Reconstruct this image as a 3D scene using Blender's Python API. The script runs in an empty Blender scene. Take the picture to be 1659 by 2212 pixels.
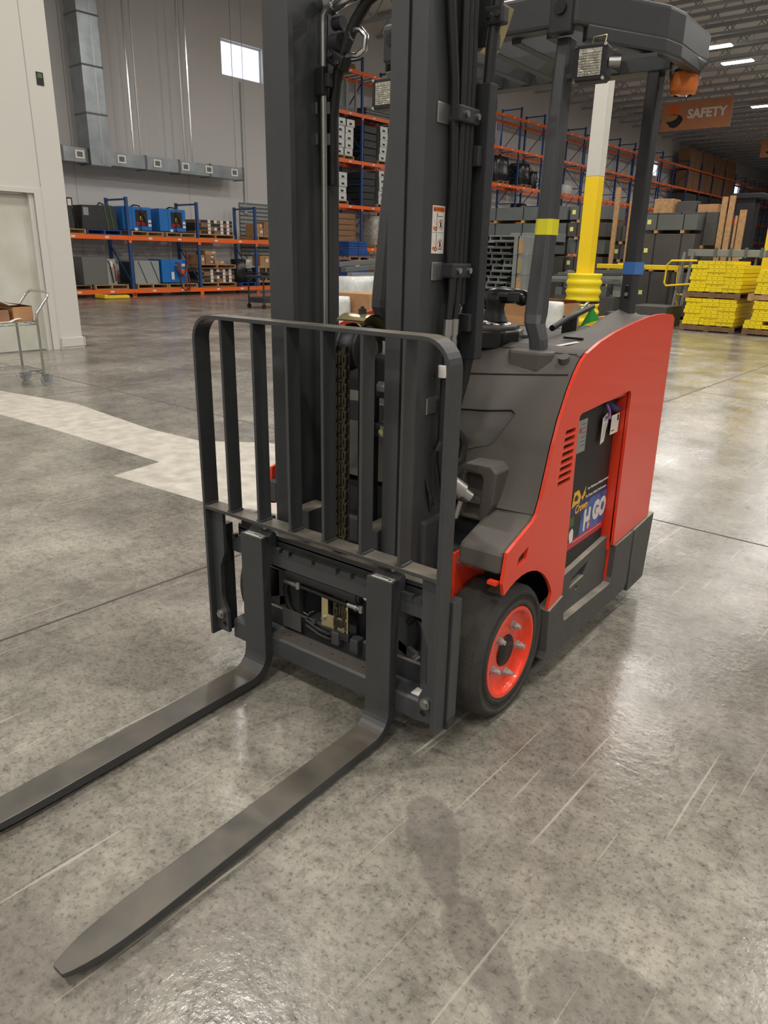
import bpy, bmesh, math, random
from mathutils import Matrix, Vector
from mathutils.geometry import tessellate_polygon
random.seed(7)
SC = bpy.context.scene
COL = SC.collection

# ------------------------------------------------------------------ camera
cam = bpy.data.cameras.new('camera'); camo = bpy.data.objects.new('camera', cam); COL.objects.link(camo)
FW = Vector((-0.5678, 0.7532, -0.3324)).normalized()
RT = Vector((0.7937, 0.6070, 0.0199)); RT = (RT - FW * RT.dot(FW)).normalized()
UP = RT.cross(FW)
camo.matrix_world = Matrix(((RT.x, UP.x, -FW.x, 1.3298), (RT.y, UP.y, -FW.y, -1.4035), (RT.z, UP.z, -FW.z, 1.3188), (0, 0, 0, 1)))
cam.sensor_fit = 'HORIZONTAL'; cam.sensor_width = 36; cam.lens = 36 * 1577.04 / 1659
cam.clip_start = 0.05; cam.clip_end = 300
SC.camera = camo

# ------------------------------------------------------------------ world and exposure
w = bpy.data.worlds.new('world'); SC.world = w; w.use_nodes = True
w.node_tree.nodes['Background'].inputs[0].default_value = (0.93, 0.96, 1.0, 1)
w.node_tree.nodes['Background'].inputs[1].default_value = 0.3
SC.view_settings.view_transform = 'Standard'; SC.view_settings.look = 'None'
SC.view_settings.exposure = 0.65; SC.view_settings.gamma = 1.0; SC.view_settings.use_curve_mapping = False
LAMP_W = 120.0

# building frame: p to the right of the long wall, q along it
BY = 0.0508
def bw(p, q, z=0.0):
    return Vector((p * math.cos(BY) + q * math.sin(BY), -p * math.sin(BY) + q * math.cos(BY), z))

# ------------------------------------------------------------------ materials
def lin(c):
    c = c / 255.0
    return c / 12.92 if c <= 0.04045 else ((c + 0.055) / 1.055) ** 2.4
def rgb(r, g, b): return (lin(r), lin(g), lin(b), 1)
MATS = {}
def mat(name, col, rough=0.5, metal=0.0, var=0.0, scale=8.0, bump=0.0, bscale=60.0, emit=None, estr=0.0, spec=0.5, coat=0.0, dirt=None):
    if name in MATS: return MATS[name]
    m = bpy.data.materials.new(name); m.use_nodes = True; nt = m.node_tree; N = nt.nodes; L = nt.links
    b = N['Principled BSDF']; c = rgb(*col)
    b.inputs['Base Color'].default_value = c; b.inputs['Roughness'].default_value = rough; b.inputs['Metallic'].default_value = metal
    b.inputs['Specular IOR Level'].default_value = spec; b.inputs['Coat Weight'].default_value = coat
    tc = N.new('ShaderNodeTexCoord')
    if var > 0:
        n = N.new('ShaderNodeTexNoise'); n.inputs['Scale'].default_value = scale; n.inputs['Detail'].default_value = 5
        L.new(tc.outputs['Object'], n.inputs['Vector'])
        r = N.new('ShaderNodeValToRGB'); r.color_ramp.elements[0].position = 0.3; r.color_ramp.elements[1].position = 0.7
        d = dirt and rgb(*dirt)
        r.color_ramp.elements[0].color = d if d else tuple(max(0, v * (1 - var)) for v in c[:3]) + (1,)
        r.color_ramp.elements[1].color = c if d else tuple(min(1, v * (1 + var)) for v in c[:3]) + (1,)
        L.new(n.outputs['Fac'], r.inputs['Fac']); L.new(r.outputs['Color'], b.inputs['Base Color'])
    if bump > 0:
        n2 = N.new('ShaderNodeTexNoise'); n2.inputs['Scale'].default_value = bscale; n2.inputs['Detail'].default_value = 3
        L.new(tc.outputs['Object'], n2.inputs['Vector'])
        bp = N.new('ShaderNodeBump'); bp.inputs['Strength'].default_value = bump; bp.inputs['Distance'].default_value = 0.01
        L.new(n2.outputs['Fac'], bp.inputs['Height']); L.new(bp.outputs['Normal'], b.inputs['Normal'])
    if emit:
        b.inputs['Emission Color'].default_value = rgb(*emit); b.inputs['Emission Strength'].default_value = estr
    MATS[name] = m; return m

def floor_material():
    m = bpy.data.materials.new('polished_concrete'); m.use_nodes = True; nt = m.node_tree; N = nt.nodes; L = nt.links
    b = N['Principled BSDF']; tc = N.new('ShaderNodeTexCoord')
    def noise(sc, det=6, rough=0.6, vec=None, dist=0.0):
        n = N.new('ShaderNodeTexNoise'); n.inputs['Scale'].default_value = sc; n.inputs['Detail'].default_value = det
        n.inputs['Roughness'].default_value = rough; n.inputs['Distortion'].default_value = dist
        L.new(vec or tc.outputs['Object'], n.inputs['Vector']); return n.outputs['Fac']
    def ramp(f, stops):
        r = N.new('ShaderNodeValToRGB')
        while len(r.color_ramp.elements) < len(stops): r.color_ramp.elements.new(0.5)
        for e, (p, c) in zip(r.color_ramp.elements, stops): e.position = p; e.color = c
        L.new(f, r.inputs['Fac']); return r.outputs['Color']
    def mix(a, bb, f, mode='MIX'):
        x = N.new('ShaderNodeMix'); x.data_type = 'RGBA'; x.blend_type = mode
        for s, v in ((x.inputs[6], a), (x.inputs[7], bb), (x.inputs[0], f)):
            if isinstance(v, (float, tuple)): s.default_value = v
            else: L.new(v, s)
        return x.outputs[2]
    base = ramp(noise(1.3, 8, 0.62), [(0.30, rgb(104, 100, 92)), (0.50, rgb(136, 132, 123)), (0.70, rgb(164, 159, 149))])
    fine = ramp(noise(26, 8, 0.75), [(0.30, (0.50, 0.49, 0.48, 1)), (0.48, (0.92, 0.92, 0.91, 1)), (0.72, (1.25, 1.23, 1.2, 1))])
    base = mix(base, fine, 1.0, 'MULTIPLY')
    spk = ramp(noise(80, 4, 0.7), [(0.34, (0.45, 0.44, 0.43, 1)), (0.47, (1, 1, 1, 1)), (0.62, (1, 1, 1, 1)), (0.70, (1.25, 1.24, 1.2, 1))])
    base = mix(base, spk, 0.85, 'MULTIPLY')
    mid = ramp(noise(6, 6, 0.7, None, 0.4), [(0.32, (0.74, 0.73, 0.72, 1)), (0.5, (1, 1, 1, 1)), (0.68, (1.14, 1.13, 1.11, 1))])
    base = mix(base, mid, 1.0, 'MULTIPLY')
    stain = ramp(noise(0.75, 4, 0.55, None, 0.6), [(0.60, (0, 0, 0, 1)), (0.68, (1, 1, 1, 1))])
    base = mix(base, rgb(96, 90, 86), mix(stain, (0.0, 0.0, 0.0, 1), 0.45))
    # long drag scratches, two directions
    for (sx_, sy_, sr, ax, ay) in ((0.62, -0.19, -0.75, 6.5, 18), (0.86, -0.36, -0.6, 8, 20), (1.08, -0.30, 0.3, 9, 11), (-2.35, 1.55, 0.2, 7, 14)):
        mp = N.new('ShaderNodeMapping'); mp.vector_type = 'TEXTURE'; mp.inputs['Location'].default_value = (sx_, sy_, 0); mp.inputs['Rotation'].default_value = (0, 0, sr); mp.inputs['Scale'].default_value = (1 / ax, 1 / ay, 1)
        L.new(tc.outputs['Object'], mp.inputs['Vector'])
        vl = N.new('ShaderNodeVectorMath'); vl.operation = 'LENGTH'; L.new(mp.outputs['Vector'], vl.inputs[0])
        ad = N.new('ShaderNodeMath'); ad.operation = 'MULTIPLY_ADD'; L.new(noise(5, 6, 0.7), ad.inputs[0]); ad.inputs[1].default_value = -2.0; L.new(vl.outputs['Value'], ad.inputs[2])
        base = mix(base, rgb(88, 82, 78), ramp(ad.outputs[0], [(0.0, (0.42, 0.42, 0.42, 1)), (0.12, (0.0, 0.0, 0.0, 1))]))
    for ang, sc, col, th in ((0.35, 1.5, rgb(186, 179, 165), 0.685), (0.25, 2.2, rgb(176, 170, 157), 0.70), (0.55, 1.9, rgb(84, 80, 76), 0.70), (-0.9, 1.3, rgb(178, 172, 160), 0.72)):
        mp = N.new('ShaderNodeMapping'); mp.inputs['Rotation'].default_value = (0, 0, ang); mp.inputs['Scale'].default_value = (14 * sc, 0.28 * sc, 1)
        L.new(tc.outputs['Object'], mp.inputs['Vector'])
        s = ramp(noise(2.2, 2, 0.5, mp.outputs['Vector']), [(th, (0, 0, 0, 1)), (th + 0.04, (0.55, 0.55, 0.55, 1))])
        base = mix(base, col, s)
    L.new(base, b.inputs['Base Color'])
    rg = N.new('ShaderNodeMapRange'); rg.inputs[1].default_value = 0.3; rg.inputs[2].default_value = 0.7; rg.inputs[3].default_value = 0.11; rg.inputs[4].default_value = 0.33
    L.new(noise(2.1, 6, 0.6), rg.inputs[0]); L.new(rg.outputs[0], b.inputs['Roughness'])
    bp = N.new('ShaderNodeBump'); bp.inputs['Strength'].default_value = 0.13; bp.inputs['Distance'].default_value = 0.01
    L.new(noise(38, 4, 0.6), bp.inputs['Height']); L.new(bp.outputs['Normal'], b.inputs['Normal'])
    b.inputs['Specular IOR Level'].default_value = 0.5
    MATS['floor'] = m; return m

def glass_material(name, col=(1, 1, 1, 1), rough=0.05):
    m = bpy.data.materials.new(name); m.use_nodes = True; b = m.node_tree.nodes['Principled BSDF']
    b.inputs['Base Color'].default_value = col; b.inputs['Roughness'].default_value = rough
    b.inputs['Transmission Weight'].default_value = 1.0; b.inputs['IOR'].default_value = 1.3; MATS[name] = m; return m

mat('truck_grey', (60, 62, 64), 0.36, 0, 0.06, 30)
mat('mast_grey', (60, 62, 64), 0.40, 0, 0.06, 20)
mat('mast_dark', (40, 41, 44), 0.5)
mat('plastic_grey', (84, 79, 74), 0.62, 0, 0, 8, 0.08, 400)
mat('skirt_grey', (76, 75, 73), 0.6, 0, 0.05, 20)
mat('black', (24, 24, 25), 0.5)
mat('black_gloss', (20, 20, 22), 0.22)
mat('rubber', (70, 67, 62), 0.85, 0, 0.3, 9, 0.3, 120, dirt=(48, 46, 44))
mat('red', (230, 64, 36), 0.32, 0, 0, 8, 0, 0, coat=0.3)
mat('rim_red', (243, 62, 26), 0.32, 0, 0, 8, 0.25, 50, coat=0.4)
mat('dark_red', (150, 34, 24), 0.5)
mat('chrome', (205, 205, 205), 0.18, 1.0)
mat('steel', (168, 168, 166), 0.35, 0.9)
mat('bolt_zinc', (176, 174, 170), 0.4, 0.35)
mat('zinc_gold', (200, 188, 140), 0.3, 0.8, 0.1, 40)
mat('chain', (78, 72, 60), 0.35, 0.8, 0.3, 90)
mat('note', (232, 228, 130), 0.7)
mat('white', (226, 224, 220), 0.5)
mat('label_white', (222, 218, 212), 0.45)
mat('paper', (232, 226, 220), 0.7)
mat('orange_print', (238, 110, 30), 0.5)
mat('black_print', (22, 22, 24), 0.5)
mat('red_print', (196, 40, 44), 0.5)
mat('yellow_tape', (222, 214, 22), 0.5)
mat('blue_tape', (62, 116, 186), 0.6)
mat('wall_white', (204, 202, 195), 0.75, 0, 0.02, 0.6)
mat('wall_grey', (200, 197, 196), 0.8, 0, 0.02, 0.4)
mat('door_paint', (206, 206, 198), 0.55, 0, 0.05, 2.2, dirt=(186, 184, 170))
mat('deck', (236, 232, 226), 0.7)
mat('joist', (158, 160, 164), 0.55)
mat('rack_blue', (38, 74, 124), 0.45)
mat('rack_orange', (236, 104, 34), 0.45)
mat('rack_wire', (150, 148, 146), 0.45, 0.4)
mat('wood', (176, 138, 96), 0.8, 0, 0.2, 14)
mat('wood_dark', (120, 92, 66), 0.8, 0, 0.2, 14)
mat('carton', (176, 132, 92), 0.8, 0, 0.1, 6)
mat('carton_dark', (140, 104, 76), 0.8, 0, 0.12, 6)
mat('blue_case', (28, 110, 186), 0.42, 0, 0.05, 8)
mat('pallet_blue', (34, 72, 130), 0.6)
mat('cloth_blue', (24, 72, 140), 0.8, 0, 0.1, 20)
mat('machine_grey', (104, 104, 102), 0.5)
mat('cabinet_grey', (148, 152, 150), 0.5)
mat('machine_black', (44, 45, 47), 0.5, 0, 0.15, 10)
mat('bundle_grey', (92, 96, 95), 0.55, 0, 0.08, 4)
mat('bundle_dark', (74, 72, 70), 0.55, 0, 0.08, 4)
mat('bundle_light', (130, 134, 133), 0.5, 0, 0.08, 4)
mat('yellow_steel', (240, 214, 20), 0.42)
mat('yellow_paint', (244, 208, 30), 0.45)
mat('galv', (150, 156, 160), 0.32, 0.75, 0.18, 2.5)
mat('wrap_clear', (176, 170, 160), 0.22, 0.1, 0.3, 9, 0.5, 14)
mat('wrap_black', (34, 34, 37), 0.25, 0, 0.3, 8, 0.6, 9)
mat('wrap_white', (206, 208, 206), 0.3, 0, 0.12, 9, 0.6, 12)
mat('lens', (186, 184, 170), 0.12, 0.35, 0.25, 60, 0.6, 60)
mat('amber', (255, 140, 52), 0.2)
mat('grey_caster', (140, 144, 146), 0.5)
mat('green_cloth', (58, 200, 84), 0.75)
mat('banner', (190, 128, 92), 0.7, 0, 0.08, 2)
mat('lamp', (255, 255, 255), 0.4, emit=(255, 252, 244), estr=14.0)
mat('sky_pane', (220, 232, 250), 0.2, emit=(214, 228, 250), estr=1.15)
mat('joint', (72, 69, 64), 0.9)
mat('patch', (202, 196, 185), 0.5, 0, 0.12, 9, 0.25, 18, dirt=(166, 160, 150))
mat('purple', (150, 112, 170), 0.5)
mat('navy', (30, 36, 92), 0.4)
mat('sky_blue_print', (58, 96, 160), 0.4, 0, 0.5, 24)
mat('crimson', (196, 42, 62), 0.4)
mat('gold_print', (236, 178, 48), 0.4)
mat('olive', (72, 104, 52), 0.5)
def dusty_lit_tops(name, col, dust_light, rough, amount=0.75):  # upward faces paler: settled dust, with overhead light put into the colour
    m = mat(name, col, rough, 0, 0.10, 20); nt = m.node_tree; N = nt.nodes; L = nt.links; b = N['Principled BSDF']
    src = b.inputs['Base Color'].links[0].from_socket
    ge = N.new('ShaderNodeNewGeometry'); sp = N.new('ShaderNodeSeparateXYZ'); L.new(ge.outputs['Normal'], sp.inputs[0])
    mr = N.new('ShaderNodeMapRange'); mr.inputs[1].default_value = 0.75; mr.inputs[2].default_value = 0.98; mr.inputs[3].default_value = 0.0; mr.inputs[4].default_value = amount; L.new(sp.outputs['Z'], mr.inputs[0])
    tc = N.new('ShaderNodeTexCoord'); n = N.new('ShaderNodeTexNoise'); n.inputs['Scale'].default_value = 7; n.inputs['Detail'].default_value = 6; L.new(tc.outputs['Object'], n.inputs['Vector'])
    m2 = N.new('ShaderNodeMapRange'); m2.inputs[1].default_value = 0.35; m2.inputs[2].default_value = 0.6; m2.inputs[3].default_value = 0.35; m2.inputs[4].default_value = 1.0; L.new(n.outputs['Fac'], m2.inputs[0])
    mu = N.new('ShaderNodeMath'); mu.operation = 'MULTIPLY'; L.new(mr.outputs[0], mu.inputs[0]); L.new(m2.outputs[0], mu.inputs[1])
    mx = N.new('ShaderNodeMix'); mx.data_type = 'RGBA'; L.new(mu.outputs[0], mx.inputs[0]); L.new(src, mx.inputs[6]); mx.inputs[7].default_value = rgb(*dust_light); L.new(mx.outputs[2], b.inputs['Base Color'])
dusty_lit_tops('dusty_lit_steel', (58, 60, 62), (128, 119, 105), 0.42, 0.9)
dusty_lit_tops('fork_steel', (57, 58, 59), (100, 93, 83), 0.36, 0.85)
dusty_lit_tops('dusty_lit_plastic', (76, 75, 73), (158, 148, 134), 0.6, 0.9)
floor_material(); glass_material('clear_bag', (1, 1, 1, 1), 0.08)

# ------------------------------------------------------------------ geometry helper
class G:
    def __init__(s): s.v = []; s.f = []; s.sm = []
    def add(s, vs, fs, smooth=False):
        o = len(s.v); s.v += [tuple(v) for v in vs]
        for f in fs: s.f.append(tuple(i + o for i in f)); s.sm.append(smooth)
        return s
    def box(s, x0, x1, y0, y1, z0, z1):
        return s.add([(x0, y0, z0), (x1, y0, z0), (x1, y1, z0), (x0, y1, z0), (x0, y0, z1), (x1, y0, z1), (x1, y1, z1), (x0, y1, z1)],
                     [(0, 3, 2, 1), (4, 5, 6, 7), (0, 1, 5, 4), (1, 2, 6, 5), (2, 3, 7, 6), (3, 0, 4, 7)])
    def obox(s, c, size, M=None):
        h = [d / 2 for d in size]; M = M or Matrix.Identity(3); c = Vector(c)
        vs = [c + M @ Vector((sx * h[0], sy * h[1], sz * h[2])) for sz in (-1, 1) for sx, sy in ((-1, -1), (1, -1), (1, 1), (-1, 1))]
        return s.add(vs, [(0, 3, 2, 1), (4, 5, 6, 7), (0, 1, 5, 4), (1, 2, 6, 5), (2, 3, 7, 6), (3, 0, 4, 7)])
    def bar(s, a, b, w, h, up=(0, 0, 1)):
        a = Vector(a); b = Vector(b); d = (b - a); l = d.length; d.normalize(); u = Vector(up)
        if abs(d.dot(u)) > 0.98: u = Vector((1, 0, 0))
        r = d.cross(u).normalized(); u2 = r.cross(d)
        M = Matrix((r, d, u2)).transposed()
        return s.obox((a + b) / 2, (w, l, h), M)
    def cyl(s, a, b, r, n=16, r2=None, caps=True, smooth=True):
        a = Vector(a); b = Vector(b); r2 = r if r2 is None else r2; d = (b - a).normalized()
        u = d.orthogonal().normalized(); v = d.cross(u); vs = []
        for P, R in ((a, r), (b, r2)):
            for i in range(n):
                t = 2 * math.pi * i / n; vs.append(P + (u * math.cos(t) + v * math.sin(t)) * R)
        s.add(vs, [(i, (i + 1) % n, n + (i + 1) % n, n + i) for i in range(n)], smooth)
        if caps: s.add(vs[:n], [tuple(reversed(range(n)))]); s.add(vs[n:], [tuple(range(n))])
        return s
    def tube(s, pts, r, n=8, caps=True):
        pts = [Vector(p) for p in pts]; rings = []; u = None
        for i, p in enumerate(pts):
            d = (pts[min(i + 1, len(pts) - 1)] - pts[max(i - 1, 0)]).normalized()
            u = d.orthogonal().normalized() if u is None else (u - d * u.dot(d)).normalized()
            v = d.cross(u); R = r[i] if isinstance(r, (list, tuple)) else r
            rings.append([p + (u * math.cos(2 * math.pi * k / n) + v * math.sin(2 * math.pi * k / n)) * R for k in range(n)])
        vs = [q for ring in rings for q in ring]; fs = []
        for i in range(len(rings) - 1):
            for k in range(n): fs.append((i * n + k, i * n + (k + 1) % n, (i + 1) * n + (k + 1) % n, (i + 1) * n + k))
        s.add(vs, fs, True)
        if caps: s.add(rings[0], [tuple(reversed(range(n)))]); s.add(rings[-1], [tuple(range(n))])
        return s
    def lathe(s, prof, axis_o, axis_d, n=48):
        o = Vector(axis_o); d = Vector(axis_d).normalized(); u = d.orthogonal().normalized(); v = d.cross(u); vs = []
        for (h, r) in prof:
            for i in range(n):
                t = 2 * math.pi * i / n; vs.append(o + d * h + (u * math.cos(t) + v * math.sin(t)) * r)
        fs = [(j * n + i, j * n + (i + 1) % n, (j + 1) * n + (i + 1) % n, (j + 1) * n + i) for j in range(len(prof) - 1) for i in range(n)]
        return s.add(vs, fs, True)
    def prism(s, outer, f, a0, a1, holes=()):
        """extrude a 2D outline (with holes); f(u, v, a) gives the 3D point"""
        loops = [list(outer)] + [list(h) for h in holes]
        flat = [p for l in loops for p in l]
        tris = tessellate_polygon([[Vector((p[0], p[1], 0)) for p in l] for l in loops])
        n = len(flat); vs = [f(p[0], p[1], a0) for p in flat] + [f(p[0], p[1], a1) for p in flat]
        fs = [tuple(t) for t in tris] + [tuple(i + n for i in reversed(t)) for t in tris]
        o = 0
        for l in loops:
            k = len(l)
            for i in range(k): fs.append((o + i, o + (i + 1) % k, n + o + (i + 1) % k, n + o + i))
            o += k
        return s.add(vs, fs)
    def grid(s, rows, smooth=True, flip=False):
        n = len(rows[0]); vs = [p for r in rows for p in r]; fs = []
        for j in range(len(rows) - 1):
            for i in range(n - 1):
                q = (j * n + i, j * n + i + 1, (j + 1) * n + i + 1, (j + 1) * n + i); fs.append(tuple(reversed(q)) if flip else q)
        return s.add(vs, fs, smooth)
    def build(s, name, m, parent=None, bevel=0.0, loc=None, rz=0.0, seg=2):
        me = bpy.data.meshes.new(name); me.from_pydata(s.v, [], s.f)
        bm = bmesh.new(); bm.from_mesh(me); bmesh.ops.recalc_face_normals(bm, faces=bm.faces)
        bm.faces.ensure_lookup_table()
        for i, f in enumerate(bm.faces): f.smooth = s.sm[i]
        if bevel > 0:
            bmesh.ops.remove_doubles(bm, verts=bm.verts, dist=1e-5)
            es = [e for e in bm.edges if len(e.link_faces) == 2 and e.calc_face_angle(0) > 0.6]
            bmesh.ops.bevel(bm, geom=es, offset=bevel, segments=seg, affect='EDGES', profile=0.6, clamp_overlap=True)
        bm.to_mesh(me); bm.free(); me.materials.append(MATS[m] if isinstance(m, str) else m)
        o = bpy.data.objects.new(name, me); COL.objects.link(o)
        if parent: o.parent = parent
        if loc is not None: o.location = loc
        o.rotation_euler = (0, 0, rz); return o

def tag(o, label=None, cat=None, group=None, kind=None):
    if label: o['label'] = label
    if cat: o['category'] = cat
    if group: o['group'] = group
    if kind: o['kind'] = kind
    return o
def thing(name, label, cat, loc=(0, 0, 0), rz=0.0, group=None):
    o = bpy.data.objects.new(name, None); o.empty_display_size = 0.1; COL.objects.link(o); o.location = loc; o.rotation_euler = (0, 0, rz)
    return tag(o, label, cat, group)
def bthing(name, label, cat, p, q, z=0.0, group=None, extra=0.0): return thing(name, label, cat, bw(p, q, z), -BY + extra, group)
def inst(o, parent=None, loc=None, name=None, rz=None):
    c = o.copy(); COL.objects.link(c)
    if name: c.name = name
    if parent is not None: c.parent = parent
    if loc is not None: c.location = loc
    if rz is not None: c.rotation_euler = (0, 0, rz)
    return c
def copy_tree(o, loc, rz=None, label=None, group=None):
    r = inst(o, None, loc, None, rz)
    if label: r['label'] = label
    if group: r['group'] = group
    for ch in list(o.children):
        c = inst(ch, r)
        for g in list(ch.children): inst(g, c)
    return r
FX = lambda u, v, a: (a, u, v)      # outline in y,z extruded along x
FY = lambda u, v, a: (u, a, v)      # outline in x,z extruded along y
FZ = lambda u, v, a: (u, v, a)
def text(body, size, m, parent, pos, ux, uy, extrude=0.0006, align='LEFT', shear=0.0, bold=0.0, name='lettering', sx=1.0):
    cu = bpy.data.curves.new('txt', 'FONT'); cu.body = body; cu.size = size; cu.extrude = extrude; cu.align_x = align; cu.shear = shear; cu.offset = bold
    cu.resolution_u = 3
    t = bpy.data.objects.new('txt', cu); COL.objects.link(t)
    bpy.context.view_layer.update()
    me = bpy.data.meshes.new_from_object(t.evaluated_get(bpy.context.evaluated_depsgraph_get()))
    bpy.data.objects.remove(t); bpy.data.curves.remove(cu)
    ux = Vector(ux).normalized(); uy = Vector(uy).normalized(); n = ux.cross(uy); pos = Vector(pos)
    for v in me.vertices: v.co = pos + ux * v.co.x * sx + uy * v.co.y + n * v.co.z
    me.materials.clear(); me.materials.append(MATS[m]); me.name = name
    o = bpy.data.objects.new(name, me); COL.objects.link(o); o.parent = parent; return o
def arc(cx, cy, r, a0, a1, n):
    return [(cx + r * math.cos(math.radians(a0 + (a1 - a0) * i / n)), cy + r * math.sin(math.radians(a0 + (a1 - a0) * i / n))) for i in range(n + 1)]

# ================================================================== STRUCTURE
PW = -20.1                      # long wall plane
fl = G().add([(-26, -14, 0), (16, -14, 0), (16, 95, 0), (-26, 95, 0), (-26, -14, -0.2), (16, -14, -0.2), (16, 95, -0.2), (-26, 95, -0.2)],
             [(0, 1, 2, 3), (7, 6, 5, 4), (0, 4, 5, 1), (1, 5, 6, 2), (2, 6, 7, 3), (3, 7, 4, 0)]).build('floor', 'floor', None, 0, (0, 0, 0), -BY)
tag(fl, kind='structure')
for p in (-9.75, -5.45, -1.1, 3.25):
    if p < 0 or True: G().box(p - 0.006, p + 0.006, -6, 90, -0.01, 0.0006).build('floor_joint', 'joint', fl)
for q in (-1.9, 2.45, 6.8, 11.1, 15.4, 19.8):
    G().box(-24, 14, q - 0.006, q + 0.006, -0.01, 0.0006).build('floor_joint', 'joint', fl)
patch = [(-7.2, 1.60), (-6.0, 1.66), (-4.9, 1.86), (-3.6, 1.76), (-3.0, 1.80), (-2.6, 2.12), (-1.9, 2.26), (-1.16, 2.30), (-1.14, 1.15), (-1.47, 1.10), (-1.84, 0.97), (-2.65, 0.90), (-2.72, 1.27), (-4.1, 1.24), (-4.9, 1.19), (-7.2, 1.10)]
G().prism(patch, FZ, -0.002, 0.0008).build('concrete_patch', 'patch', fl)
def blob(cx, cy, rx, ry, a, seed, n=22):
    rnd = random.Random(seed); k = [rnd.uniform(0.7, 1.15) for _ in range(n)]
    pts = []
    for i in range(n):
        t = 2 * math.pi * i / n; r = (k[i] + k[(i + 1) % n] + k[i - 1]) / 3
        x, y = rx * r * math.cos(t), ry * r * math.sin(t)
        pts.append((cx + x * math.cos(a) - y * math.sin(a), cy + x * math.sin(a) + y * math.cos(a)))
    return pts

# long back wall with window openings
wins = [(15.75, 17.48, 6.70, 7.73), (31.0, 32.2, 6.75, 7.80), (51.9, 53.2, 6.80, 7.75), (70.5, 72.0, 6.8, 7.75)]
H = 10.0
wl = G().prism([(-14, 0), (95, 0), (95, H), (-14, H)], lambda u, v, a: (a, u, v), PW - 0.3, PW,
               holes=[[(a, c), (b, c), (b, d), (a, d)] for a, b, c, d in wins]).build('wall_back', 'wall_grey', None, 0, (0, 0, 0), -BY)
tag(wl, kind='structure')
for q in (9.0, 10.33, 14.2, 16.6, 24.0, 38.0, 46.0, 60.0):       # tilt-up panel reveals
    G().box(PW - 0.01, PW + 0.002, q - 0.008, q + 0.008, 0, H).build('panel_joint', 'rack_wire', wl)
for i, (a, b, c, d) in enumerate(wins):
    f = G()
    for (x0, x1, z0, z1) in ((a, b, c, c + 0.05), (a, b, d - 0.05, d), (a, a + 0.05, c, d), (b - 0.05, b, c, d)): f.box(PW - 0.2, PW - 0.12, x0, x1, z0, z1)
    wo = tag(f.build('window_%d' % (i + 1), 'white', None, 0, (0, 0, 0), -BY), 'high aluminium window in the long warehouse wall', 'window', kind='structure')
    G().box(PW - 0.17, PW - 0.16, a + 0.05, b - 0.05, c + 0.05, d - 0.05).build('pane', 'sky_pane', wo)
tag(G().box(15.7, 16, -14, 95, 0, H).build('wall_right', 'wall_grey', None, 0, (0, 0, 0), -BY), kind='structure')
tag(G().box(-26, 16, -14, -13.7, 0, H).build('wall_near', 'wall_grey', None, 0, (0, 0, 0), -BY), kind='structure')
tag(G().box(-26, 16, 94.6, 95, 0, H).build('wall_far', 'wall_grey', None, 0, (0, 0, 0), -BY), kind='structure')

# near white wall with recessed door, ends in a free edge
PD = -8.6
dw = G().prism([(-4, 0), (3.50, 0), (3.50, 1.98), (1.6, 1.98), (1.6, 0), (-4, 0)][1:4] + [(1.6, 0), (-4, 0), (-4, H), (3.93, H), (3.93, 0)], lambda u, v, a: (a, u, v), PD - 0.32, PD).build('wall_left', 'wall_white', None, 0, (0, 0, 0), -BY)
tag(dw, kind='structure')
G().box(PD, PD + 0.004, 3.60, 3.606, 2.05, H).build('panel_joint', 'cabinet_grey', dw)
fr = G().prism([(3.50, 0), (3.585, 0), (3.585, 2.03), (1.5, 2.03), (1.5, 1.97), (3.50, 1.97)], lambda u, v, a: (a, u, v), PD - 0.16, PD + 0.02).build('trim_1', 'wall_white', None, 0.004, (0, 0, 0), -BY)
tag(fr, kind='structure')
G().box(PD - 0.10, PD - 0.02, 3.44, 3.50, 0, 1.97).build('door_stop', 'wall_white', fr)
do = G().box(PD - 0.13, PD - 0.085, 1.6, 3.47, 0.01, 1.96).build('door_1', 'door_paint', None, 0.003, (0, 0, 0), -BY)
tag(do, kind='structure')
bs = G().box(PD, PD + 0.03, 3.62, 3.95, 0.03, 0.15).box(PD - 0.32, PD + 0.03, 3.93, 3.96, 0.03, 0.15).box(PD, PD + 0.02, 3.61, 3.95, 0, 0.03).build('baseboard_left', 'wall_white', None, 0.004, (0, 0, 0), -BY)
tag(bs, kind='structure')
sg = bthing('wall_sign', 'small dark green card fixed high on the near white wall', 'sign', PD + 0.002, 3.766, 3.225)
G().box(0, 0.006, -0.045, 0.045, 0, 0.145).build('board', 'black', sg)
G().box(0.006, 0.008, -0.03, 0.03, 0.08, 0.13).build('print', 'olive', sg)

# ceiling with joists
ce = G().box(-26, 16, -14, 95, 10.0, 10.2).build('ceiling', 'deck', None, 0, (0, 0, 0), -BY); tag(ce, kind='structure')
jo = G()
jo.box(-20.0, 15, -0.05, 0.05, 9.16, 9.26).box(-20.0, 15, -0.05, 0.05, 9.88, 10.0)
x = -19.9
while x < 14:
    jo.bar((x, 0, 9.24), (x + 0.6, 0, 9.92), 0.035, 0.035); jo.bar((x + 0.6, 0, 9.92), (x + 1.2, 0, 9.24), 0.035, 0.035); x += 1.2
j0 = jo.build('roof_joist', 'joist', ce); j0.location = (0, 4.0, 0)
for k in range(1, 50): inst(j0, ce, (0, 4.0 + 1.75 * k, 0))
gd = G().box(-0.06, 0.06, 0, 95, 8.85, 8.97).box(-0.06, 0.06, 0, 95, 9.3, 9.42)
y = 0.0
while y < 94: gd.bar((0, y, 8.95), (0, y + 0.9, 9.34), 0.05, 0.05); gd.bar((0, y + 0.9, 9.34), (0, y + 1.8, 8.95), 0.05, 0.05); y += 1.8
g0 = gd.build('roof_girder', 'joist', ce); g0.location = (-5.0, 0, 0); inst(g0, ce, (6.0, 0, 0))

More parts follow.
